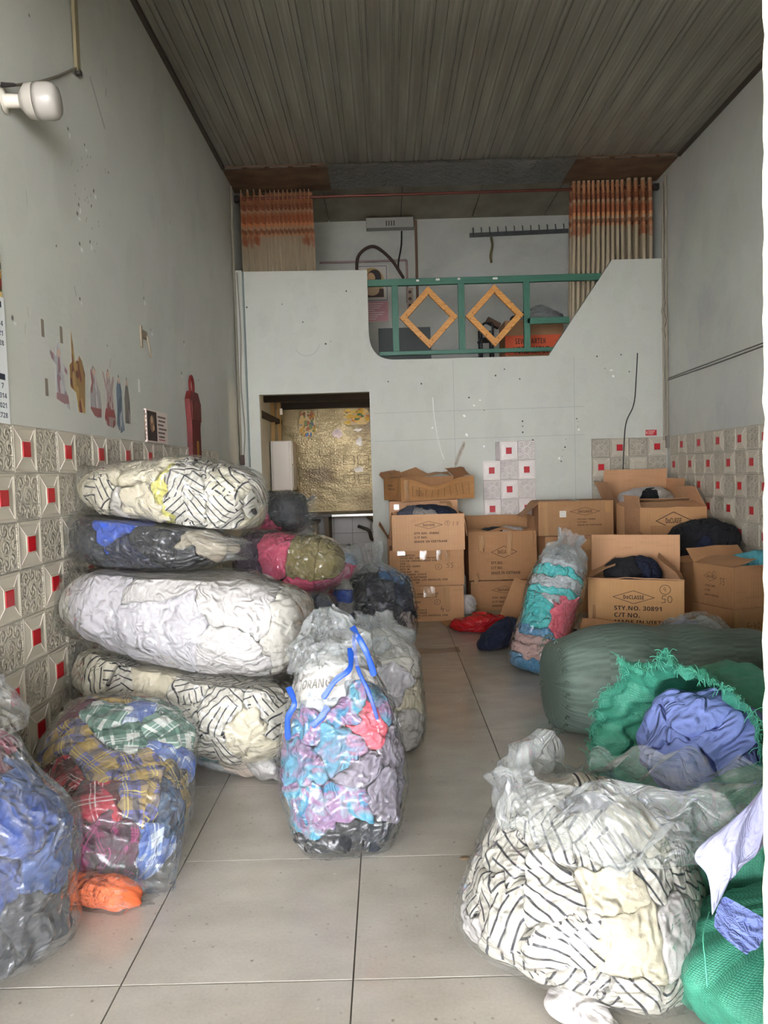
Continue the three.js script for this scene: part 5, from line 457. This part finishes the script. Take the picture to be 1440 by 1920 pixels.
function ribbon(pts, w, n = 40) { const c = new THREE.CatmullRomCurve3(pts.map(p => V(...p))), pos = [], idx = [], uv = []; for (let i = 0; i <= n; i++) { const p = c.getPoint(i / n), t = c.getTangent(i / n), out = camera.position.clone().sub(p).normalize(), s = t.clone().cross(out).normalize(), ww = w * (0.85 + 0.25 * noise(i * 0.15, w * 90, 2)) * (i === n ? 0.5 : 1); for (const [a, o] of [[-1, 0.0015], [-0.3, 0.006], [0.4, 0.002], [1, 0.004]]) { const v = p.clone().addScaledVector(s, a * ww).addScaledVector(out, o); pos.push(v.x, v.y, v.z); uv.push(a, i / n); } } for (let i = 0; i < n; i++) for (let k = 0; k < 3; k++) { const a = i * 4 + k; idx.push(a, a + 4, a + 1, a + 1, a + 4, a + 5); } const m = pos.length / 3; for (let i = 0; i < m; i++) pos.push(pos[i * 3], pos[i * 3 + 1], pos[i * 3 + 2] - 0.0012); const f = idx.length; for (let i = 0; i < f; i += 3) idx.push(idx[i] + m, idx[i + 2] + m, idx[i + 1] + m); const g = new THREE.BufferGeometry(); g.setAttribute('position', new THREE.Float32BufferAttribute(pos, 3)); g.setAttribute('uv', new THREE.Float32BufferAttribute([...uv, ...uv], 2)); g.setIndex(idx); g.computeVertexNormals(); return g; }
function patchOn(b, t0, t1, a0, a1, off) { const n = 20, pos = [], uv = [], idx = [], p = V(0, 0, 0); for (let j = 0; j <= n; j++) for (let i = 0; i <= n; i++) { const t = lerp(t0, t1, j / n), th = lerp(a0, a1, i / n), [rx, rz, cx, cz] = b.rad(t), w = 0.004 * noise(i * 0.3, j * 0.3, 2); p.set(cx + (rx + off + w) * Math.sin(th), t * b.L, cz + (rz + off + w) * Math.cos(th)).applyMatrix4(b.M); pos.push(p.x, p.y, p.z); uv.push(i / n, j / n); } for (let j = 0; j < n; j++) for (let i = 0; i < n; i++) { const a = j * (n + 1) + i; idx.push(a, a + 1, a + n + 1, a + 1, a + n + 2, a + n + 1); } const g = new THREE.BufferGeometry(); g.setAttribute('position', new THREE.Float32BufferAttribute(pos, 3)); g.setAttribute('uv', new THREE.Float32BufferAttribute(uv, 2)); g.setIndex(idx); g.computeVertexNormals(); return g; }
{ const b = body({ A: [-0.17, 0, -2.47], B: [-0.21, 0.67, -2.69], keys: [[0, 0.19, 0.19], [0.3, 0.225, 0.2], [0.65, 0.2, 0.19], [0.85, 0.17, 0.17], [1, 0.12, 0.12]], ends: [6, 3], n: 2.5 });
  fillBag(b, [[0.06, -0.1, 0.6, 'black'], [0.1, 0.5, 0.5, 'charcoal'], [0.25, -0.5, 0.75, 'dye'], [0.26, -0.05, 0.95, 'dye', { angle: 1 }], [0.26, 0.55, 0.7, 'lilacgrey'], [0.36, 0.25, 0.85, 'lilacgrey'], [0.42, -0.6, 0.6, 'dye2'], [0.46, 0.75, 0.5, 'lilacgrey'], [0.5, 0.05, 0.85, 'dye2'], [0.55, 0.5, 0.7, 'rose'], [0.58, -0.4, 0.7, 'dye'], [0.62, 0.2, 0.8, 'dye', { angle: 2 }], [0.68, 0.75, 0.3, 'dye2'], [0.72, -0.2, 0.7, 'lightgrey'], [0.82, -0.2, 0.8, 'white'], [0.84, 0.5, 0.5, 'grey'], [0.95, 0, 0.4, 'lightgrey']], 'in the tie-dye bag', true, { detail: 16 });
  const t = bag('tied clear bag of tie-dye clothes with blue ribbons, middle', b, { top: 1, b: 0.2, a: 0.1, head: [0.1, 0.1, 0.012, 0.2, 0.19], tail: [[0.86, 0.17, 0.17], [0.97, 0.13, 0.125, -0.01], [1.1, 0.06, 0.055, -0.02], [1.18, 0.025, 0.03, -0.03]], amp: 0.01, seed: 18, loose: 0.035, gather: 0.06 }); const o = t.position;
  const M = std('#1b479c', { roughness: 0.4 }); for (const [pts, w] of [[[[541, 1288, 2.5], [552, 1320, 2.46], [540, 1345, 2.46], [540, 1388, 2.47]], 0.011], [[[657, 1215, 2.55], [655, 1255, 2.47], [630, 1275, 2.45], [605, 1310, 2.43]], 0.011], [[[660, 1175, 2.62], [672, 1195, 2.56], [688, 1225, 2.54], [702, 1268, 2.5]], 0.012], [[[663, 1190, 2.6], [670, 1250, 2.51], [692, 1300, 2.47], [708, 1350, 2.46]], 0.008], [[[615, 1325, 2.44], [602, 1345, 2.43], [585, 1362, 2.43]], 0.013]]) part(t, 'ribbon', ribbon(pts.map(p => at(...p)), w).translate(-o.x, -o.y, -o.z), M);
  part(t, 'printed_band', patchOn(b, 0.72, 0.88, -0.9, 0.15, 0.004).translate(-o.x, -o.y, -o.z), std('#ffffff', { roughness: 0.9, map: canTex(384, 192, (g, w, h) => { g.fillStyle = '#b4b0a9'; g.fillRect(0, 0, w, h); g.strokeStyle = 'rgba(150,145,138,.5)'; g.strokeRect(-4, 8, w + 8, h - 16); g.fillStyle = '#77736d'; g.font = 'bold 74px sans-serif'; g.fillText('ORANGE', 30, 130); }) }), null, null, 'white cloth band with grey capital letters'); }
// ---------- right side ----------
{ const b = body({ A: [0.89, 0, -4.63], B: [1.19, 0.79, -4.8], keys: [[0, 0.155, 0.15], [0.5, 0.17, 0.165], [0.85, 0.17, 0.16], [1, 0.1, 0.1]], ends: [8, 3], n: 2.4 });
  const seq = [[0.05, 'steel'], [0.15, 'blush'], [0.22, 'blush'], [0.3, 'steel'], [0.38, 'teal'], [0.53, 'lightgrey'], [0.6, 'teal'], [0.68, 'lightgrey'], [0.75, 'teal'], [0.82, 'lightgrey'], [0.9, 'lightgrey']].map(([t, k]) => [t, t > 0.3 ? -0.1 : 0, 0.35, k]); seq.push([0.44, 0.75, 0.6, 'rose'], [0.46, -0.4, 0.5, 'teal'], [0.97, 0, 0.2, 'lightgrey']);
  fillBag(b, seq, 'in the leaning bag', true, { detail: 14, fold: 0.02, wa: 0.05, wf: 5, ff: 22, stretch: 0.3,  });
  bag('leaning tied clear bag of folded turquoise and grey clothes', b, { top: 1, b: 0.1, tail: [[0.84, 0.15, 0.14], [0.93, 0.12, 0.11], [1.02, 0.05, 0.05], [1.1, 0.07, 0.05]], amp: 0.011, seed: 19, loose: 0.018, gather: 0.2 }); }
{ const b = body({ A: [0.48, 0, -1.87], B: [0.55, 0.46, -1.92], keys: [[0, 0.33, 0.29], [0.4, 0.31, 0.29], [0.8, 0.25, 0.24], [1, 0.16, 0.16]], ends: [5, 3], n: 2.4, planes: [[-0.88, 0, -0.477, 0.17]] });
  fillBag(b, [[0.12, -0.85, 0.35, 'white', { ff: 22 }], [0.1, -0.45, 0.75, 'stripe', { angle: 0.5 }], [0.12, 0.0, 0.95, 'stripe', { angle: 1.2 }], [0.1, 0.4, 0.9, 'stripe', { angle: 1.57, uvw: 0.01 }], [0.1, 0.8, 0.55, 'stripe', { angle: 1.57, uvw: 0.01 }], [0.32, -0.85, 0.3, 'stripe', { angle: 2.1 }], [0.34, -0.5, 0.7, 'stripe', { angle: 2.4 }], [0.3, -0.1, 0.95, 'stripe', { angle: 0.9 }], [0.36, 0.35, 0.9, 'cream', { fold: 0.008 }], [0.42, 0.7, 0.65, 'white', { fold: 0.008 }], [0.5, -0.25, 0.85, 'stripe', { angle: 0.4 }], [0.55, -0.65, 0.5, 'stripe', { angle: 2.3, uvw: 0.015 }], [0.6, -0.85, 0.2, 'stripe', { angle: 1.9 }], [0.6, 0.15, 0.9, 'cream'], [0.64, 0.6, 0.7, 'stripe', { angle: 1.5 }], [0.7, 0.9, 0.2, 'stripe', { angle: 0.6 }], [0.72, -0.4, 0.7, 'stripe', { angle: 2.6 }], [0.76, 0.1, 0.8, 'stripe', { angle: 0.2 }], [0.82, 0.5, 0.6, 'cream'], [0.85, -0.1, 0.6, 'slate'], [0.88, -0.6, 0.4, 'offwhite'], [0.93, 0.3, 0.3, 'stripe', { angle: 1.8 }]], 'in the front right bag', true, { detail: 17 });
  bag('open clear bag of striped white clothes at front right', b, { top: 1, open: true, NV: 110, NU: 170, b: 0.36, tail: [[0.74, 0.255, 0.245], [0.98, 0.24, 0.22, 0.02, 0], [1.15, 0.26, 0.22, 0.07, 0], [1.36, 0.29, 0.22, 0.13, 0.02]], amp: 0.008, seed: 20, loose: 0.055, looseY: 0.05, droop: 0.13, off: 0.01 }); }
// woven sacks
const sackTex = (c1, c2, st) => dataTex(256, (u, v) => { const x = u * 32, y = v * 32, o = (Math.floor(x) + Math.floor(y)) % 2, f = o ? Math.abs(x % 1 - 0.5) : Math.abs(y % 1 - 0.5), k = clamp(0.8 - f * 0.9 + 0.25 * noise(x / 3, y / 6, 2, 256), 0, 1), s = st ? clamp(0.5 + 1.4 * noise(u * 9, v * 1, 5, 9), 0, 1) : 0; return [0, 1, 2].map(i => lerp(lerp(c2[i], c1[i], k), st ? st[i] : 0, st ? s * 0.55 : 0)); }, true);
const greenM = std('#ffffff', { map: rep(sackTex(hx('#58ad90'), hx('#2a7c62')), 1), bumpMap: weave, bumpScale: 0.003, roughness: 0.42 }), darkM = std('#ffffff', { map: sackTex(hx('#5d6f62'), hx('#38473f'), hx('#7a887c')), bumpMap: weave, bumpScale: 0.003, roughness: 0.45 });
function sack(name, label, b, o) { const at0 = [(b.A.x + b.B.x) / 2, Math.max(0, Math.min(b.A.y, b.B.y) - 0.25), (b.A.z + b.B.z) / 2], t = thing(name, label, 'sack', at0); const g = skin(b, o); part(t, 'woven_cloth', g.clone().translate(-at0[0], -at0[1], -at0[2]), o.mat); t.userData0 = g; return [t, g]; }
{ const b = body({ A: [0.78, 0.245, -3.55], B: [2.15, 0.2, -3.62], keys: [[0, 0.24, 0.3], [0.2, 0.26, 0.34], [0.6, 0.26, 0.34], [1, 0.2, 0.28]], ends: [7, 4], n: 2.7 });
  const [t] = sack('woven_sack', 'large stuffed dark green woven sack lying on the floor', b, { amp: 0.006, fr: 4, seed: 21, mat: darkM, us: 12, vs: 7 }); const p = t.position; const st = []; for (let k = 0; k < 26; k++) { const th = k / 26 * 6.28; st.push(tube([[0, 0, 0], [-0.012, 0.01, 0.004], [-0.02, -0.004, 0.008]], 0.004, 6, 5).translate(0.80 - p.x, 0.25 + 0.225 * Math.cos(th) - p.y, -3.52 + 0.29 * Math.sin(th) - p.z)); } const s = part(t, 'seam_stitch', mergeGeometries(st), std('#4b5850')); s.userData.kind = 'stuff'; }
const frayM = std('#57b294', { roughness: 0.5 });
function fray(t, pts, n, seed, len = 0.045) { const r = rng(seed), gs = [], c = new THREE.CatmullRomCurve3(pts.map(p => V(...p))); for (let i = 0; i < n; i++) { const p = c.getPoint(r()), d = [(r() - 0.6), (r() - 0.35), (r() - 0.1)], L = len * (0.4 + r()); const q = [p.x - t.position.x, p.y - t.position.y, p.z - t.position.z]; gs.push(tube([q, [q[0] + d[0] * L * 0.6, q[1] + d[1] * L * 0.6 + 0.004, q[2] + d[2] * L * 0.6], [q[0] + d[0] * L, q[1] + d[1] * L - 0.012 * r(), q[2] + d[2] * L + 0.01 * (r() - 0.5)]], 0.0012, 5, 4)); } const m = part(t, 'frayed_edge', mergeGeometries(gs), frayM); m.userData.kind = 'stuff'; }
{ // sack that stands behind, then the opened one with shirts, then the lowest in front
  const b3 = body({ A: [1.16, 0, -2.0], B: [1.14, 0.42, -2.04], keys: [[0, 0.33, 0.22], [0.5, 0.35, 0.24], [1, 0.24, 0.18]], ends: [5, 2.5], n: 2.4, planes: [[0, 0, 1, -2.2], [0, 0, -1, 1.82], [1, 0, 0, 0.83]] }); sack('woven_sack', 'plump green woven sack beside the door jamb', b3, { amp: 0.026, fr: 5, seed: 22, mat: greenM, us: 11, vs: 3 });
  const b = body({ A: [1.46, 0.24, -2.66], B: [0.97, 0.34, -2.4], keys: [[0, 0.2, 0.2], [0.4, 0.3, 0.27], [0.85, 0.25, 0.24], [1, 0.23, 0.22]], ends: [3, 60], n: 2.2, face: [0, 1, 0.4] });
  const [t, g] = sack('woven_sack', 'torn open green woven sack showing blue shirts', b, { open: true, NV: 110, NU: 150, b: 0.12, tail: [[0.8, 0.255, 0.245], [0.95, 0.25, 0.24], [1.03, 0.29, 0.27], [1.12, 0.31, 0.29]], amp: 0.018, fr: 4, seed: 23, loose: 0.045, looseY: 0.03, droop: 0.03, mat: greenM, us: 9, vs: 4 });
  const NU = 150, P_ = g.attributes.position, n = P_.count, rim = []; for (let i = 0; i < NU; i += 3) { const k = n - NU - 1 + i; rim.push([P_.getX(k), P_.getY(k), P_.getZ(k)]); } rim.push(rim[0]); fray(t, rim, 900, 5, 0.05);
  const bi = body({ A: [1.24, 0.3, -2.55], B: [0.89, 0.375, -2.31], keys: [[0, 0.2, 0.2], [0.7, 0.215, 0.21], [1, 0.14, 0.14]], ends: [3, 3], face: [0, 1, 0.4] });
  fillBag(bi, [[0.55, 0.4, 0.4, 'peri'], [0.75, -0.4, 0.5, 'peri'], [0.85, 0.2, 0.1, 'peri'], [0.8, 0.1, 0.8, 'peri'], [0.75, 0.5, -0.5, 'peri'], [0.9, -0.3, -0.3, 'peri']], 'in the torn open green sack', false, { detail: 17, fold: 0.055, ff: 8 });
  const b2 = body({ A: [1.02, 0, -1.63], B: [1.02, 0.27, -1.66], keys: [[0, 0.36, 0.28], [0.5, 0.37, 0.3], [1, 0.22, 0.2]], ends: [5, 2.4], n: 2.3, planes: [[0.88, 0, 0.477, -0.215], [0, 0, 1, -1.82]] }); const [t2] = sack('woven_sack', 'lowest green woven sack at the bottom right', b2, { amp: 0.026, fr: 5, seed: 24, mat: greenM, us: 11, vs: 2.5 }); part(t2, 'loose_thread', tube([at(1330, 1710, 1.5), at(1318, 1760, 1.42), at(1322, 1800, 1.39), at(1326, 1850, 1.37)].map(p => [p[0] - t2.position.x, p[1] - t2.position.y, p[2] - t2.position.z]), 0.0012, 30, 5), frayM);
}
// draped cloths
function drape(rows, seed, fold = 0.012) { const nv = 44, nu = 44, curves = rows.map(r => new THREE.CatmullRomCurve3(r.map(p => V(...p)))), pos = [], uv = [], idx = []; for (let i = 0; i <= nu; i++) { const c = new THREE.CatmullRomCurve3(curves.map(k => k.getPoint(i / nu))); for (let j = 0; j <= nv; j++) { const p = c.getPoint(j / nv); const f = fold * (ridge(i / nu * 3 + 0.4 * noise(i * 0.1, j * 0.05, seed), j / nv * 1.2, seed) - 0.5); p.z += f; p.y += f * 0.4; p.x -= f * 0.3; pos.push(p.x, p.y, p.z); uv.push(i / nu * 0.4, j / nv * 0.4); } } for (let i = 0; i < nu; i++) for (let j = 0; j < nv; j++) { const a = i * (nv + 1) + j; idx.push(a, a + nv + 1, a + 1, a + 1, a + nv + 1, a + nv + 2); } const m = pos.length / 3; for (let i = 0; i < m; i++) pos.push(pos[i * 3] + 0.001, pos[i * 3 + 1] - 0.002, pos[i * 3 + 2] - 0.003); const f = idx.length; for (let i = 0; i < f; i += 3) idx.push(idx[i] + m, idx[i + 2] + m, idx[i + 1] + m); const g = new THREE.BufferGeometry(); g.setAttribute('position', new THREE.Float32BufferAttribute(pos, 3)); g.setAttribute('uv', new THREE.Float32BufferAttribute([...uv, ...uv], 2)); g.setIndex(idx); g.computeVertexNormals(); return g; }
solo('garment', drape([[at(1445, 1440, 1.62), at(1430, 1475, 1.62), at(1395, 1520, 1.62)], [at(1450, 1550, 1.58), at(1380, 1560, 1.58), at(1302, 1605, 1.6)], [at(1420, 1600, 1.56), at(1375, 1630, 1.56), at(1325, 1640, 1.58)], [at(1385, 1620, 1.56), at(1365, 1660, 1.56), at(1335, 1715, 1.57)]], 3, 0.02), thinLav, 'pale lavender garment draped over the green sacks', 'garment');
solo('garment', drape([[at(1360, 1680, 1.55), at(1345, 1700, 1.54), at(1338, 1735, 1.52)], [at(1395, 1700, 1.5), at(1375, 1740, 1.48), at(1360, 1760, 1.46)], [at(1440, 1725, 1.47), at(1425, 1770, 1.44), at(1400, 1790, 1.43)]], 5, 0.016), thinPeri, 'blue shirt sleeve hanging below the lavender garment', 'garment');
function lump(label, cat, name, A, B, r, mat, o = {}) { const b = body({ A, B, keys: [[0, r[0], r[1]], [1, r[2] ?? r[0], r[3] ?? r[1]]], ends: o.ends ?? [2.5, 2.5], n: o.n ?? 2.2, face: o.face }); const m = b.L / 2; const g = cellGeo(b, [V(0, m, 0)], 0, label.length, { detail: 22, fill: 1, fold: 0.03, ff: 11, ...o }); return solo(name, g, mat, label, cat, null, g.userData.at); }
lump('white garment lying on floor before the striped bag', 'garment', 'garment', [0.37, 0.03, -1.7], [0.47, 0.03, -1.58], [0.04, 0.05], FAB.white[0], { fold: 0.05, ff: 14 });
function pile(A, B, r, list, where, o = {}) { fillBag(body({ A, B, keys: [[0, r[0], r[1]], [1, r[2] ?? r[0], r[3] ?? r[1]]], ends: [2.5, 2.5], n: 2.2 }), list, where, false, { detail: 14, fold: 0.02, ...o }); }
pile([0.08, 0.9, -6.4], [0.63, 0.9, -6.4], [0.12, 0.17], [[0.22, -0.2, 0.4, 'slate'], [0.4, 0.1, 0.8, 'grey'], [0.48, -0.7, 0.3, 'navy'], [0.75, -0.2, 0.4, 'navy']], 'in the carton numbered 30886');
pile([2.2, 1.0, -6.9], [2.7, 1.0, -6.9], [0.1, 0.17], [[0.3, -0.4, 0.4, 'white'], [0.4, 0.4, 0.6, 'black'], [0.8, -0.3, 0.4, 'offwhite']], 'in the back corner carton');
pile([1.52, 0.54, -5.08], [1.92, 0.54, -5.16], [0.13, 0.15], [[0.3, 0, 0.4, 'black'], [0.7, -0.2, 0.4, 'navy']], 'in the carton numbered 30891');
pile([2.22, 0.7, -5.74], [2.76, 0.7, -5.74], [0.17, 0.2], [[0.25, -0.2, 0.4, 'black'], [0.6, -0.4, 0.3, 'black'], [0.85, 0, 0.4, 'black'], [0.4, 0.7, 0.6, 'navy']], 'on the carton by right wall');
pile([2.4, 0.6, -5.12], [2.72, 0.62, -5.0], [0.08, 0.12], [[0.5, 0, 0.4, 'seagreen']], 'on carton marked 35');
pile([0.85, 0.7, -6.9], [1.3, 0.7, -6.9], [0.07, 0.15], [[0.3, 0, 0.4, 'charcoal'], [0.75, 0, 0.5, 'white']], 'in the tall torn carton');
const redFilm = new THREE.MeshPhysicalMaterial({ color: '#b3121c', roughness: 0.25, bumpMap: rep(filmBump, 3), bumpScale: 0.02 });
lump('crumpled bright red plastic bag on the floor', 'plastic bag', 'plastic_bag', [0.5, 0.03, -5.88], [0.98, 0.04, -6.0], [0.09, 0.2], redFilm, { fold: 0.06, ff: 7 });
lump('small dark navy garment on floor beside the leaning bag', 'garment', 'garment', [0.68, 0.05, -5.15], [0.95, 0.12, -5.5], [0.09, 0.14], FAB.navy[0], { fold: 0.04 });
lump('crumpled white garment on floor between carton stacks', 'garment', 'garment', [0.68, 0.02, -6.42], [0.72, 0.2, -6.5], [0.08, 0.07], FAB.white[0], { fold: 0.04 });
lump('dark navy garment on floor left of carton 30891', 'garment', 'garment', [1.2, 0.06, -5.0], [1.5, 0.08, -4.9], [0.11, 0.15], FAB.navy[0], { fold: 0.04 });
{ const b = body({ A: [1.5, 0.19, -4.2], B: [2.02, 0.19, -4.25], keys: [[0, 0.2, 0.14], [1, 0.22, 0.14]], ends: [2.5, 2.5] }); fillBag(b, [[0.3, 0, 0.3, 'lavender'], [0.75, 0, 0.3, 'lightgrey']], 'in the bag behind dark sack', false); bag('clear crumpled bag half hidden behind the dark green sack', b, { amp: 0.03, seed: 30, fr: 6 }); }
{ const b = body({ A: [1.4, 2.92, -8.05], B: [1.98, 2.93, -8.05], planes: [[0, 1, 0, 2.888]], keys: [[0, 0.05, 0.08], [0.6, 0.12, 0.14], [1, 0.06, 0.1]], ends: [2.5, 2.5] }); bag('crumpled shiny plastic on the loft carton', b, { amp: 0.03, seed: 31, fr: 7, mat: filmTop }); }
solo('clear_sheet', panelGeo(0.3, 0.16, 0.002, 3, 0.006, false).rotateX(-Math.PI / 2), film, 'thin clear plastic sheet on floor by the marbled bag', 'plastic sheet', null, [0.35, 0.008, -5.22]);
solo('dry_leaf', new THREE.SphereGeometry(0.016, 10, 6).scale(1.2, 0.3, 0.7), std('#6d5a44'), 'tiny brown scrap on the floor tiles', 'scrap', null, [0.23, 0.004, -2.38]);
scene.traverse(o => { if (o.isMesh) { o.castShadow = true; o.receiveShadow = true; } });
renderer.render(scene, camera);
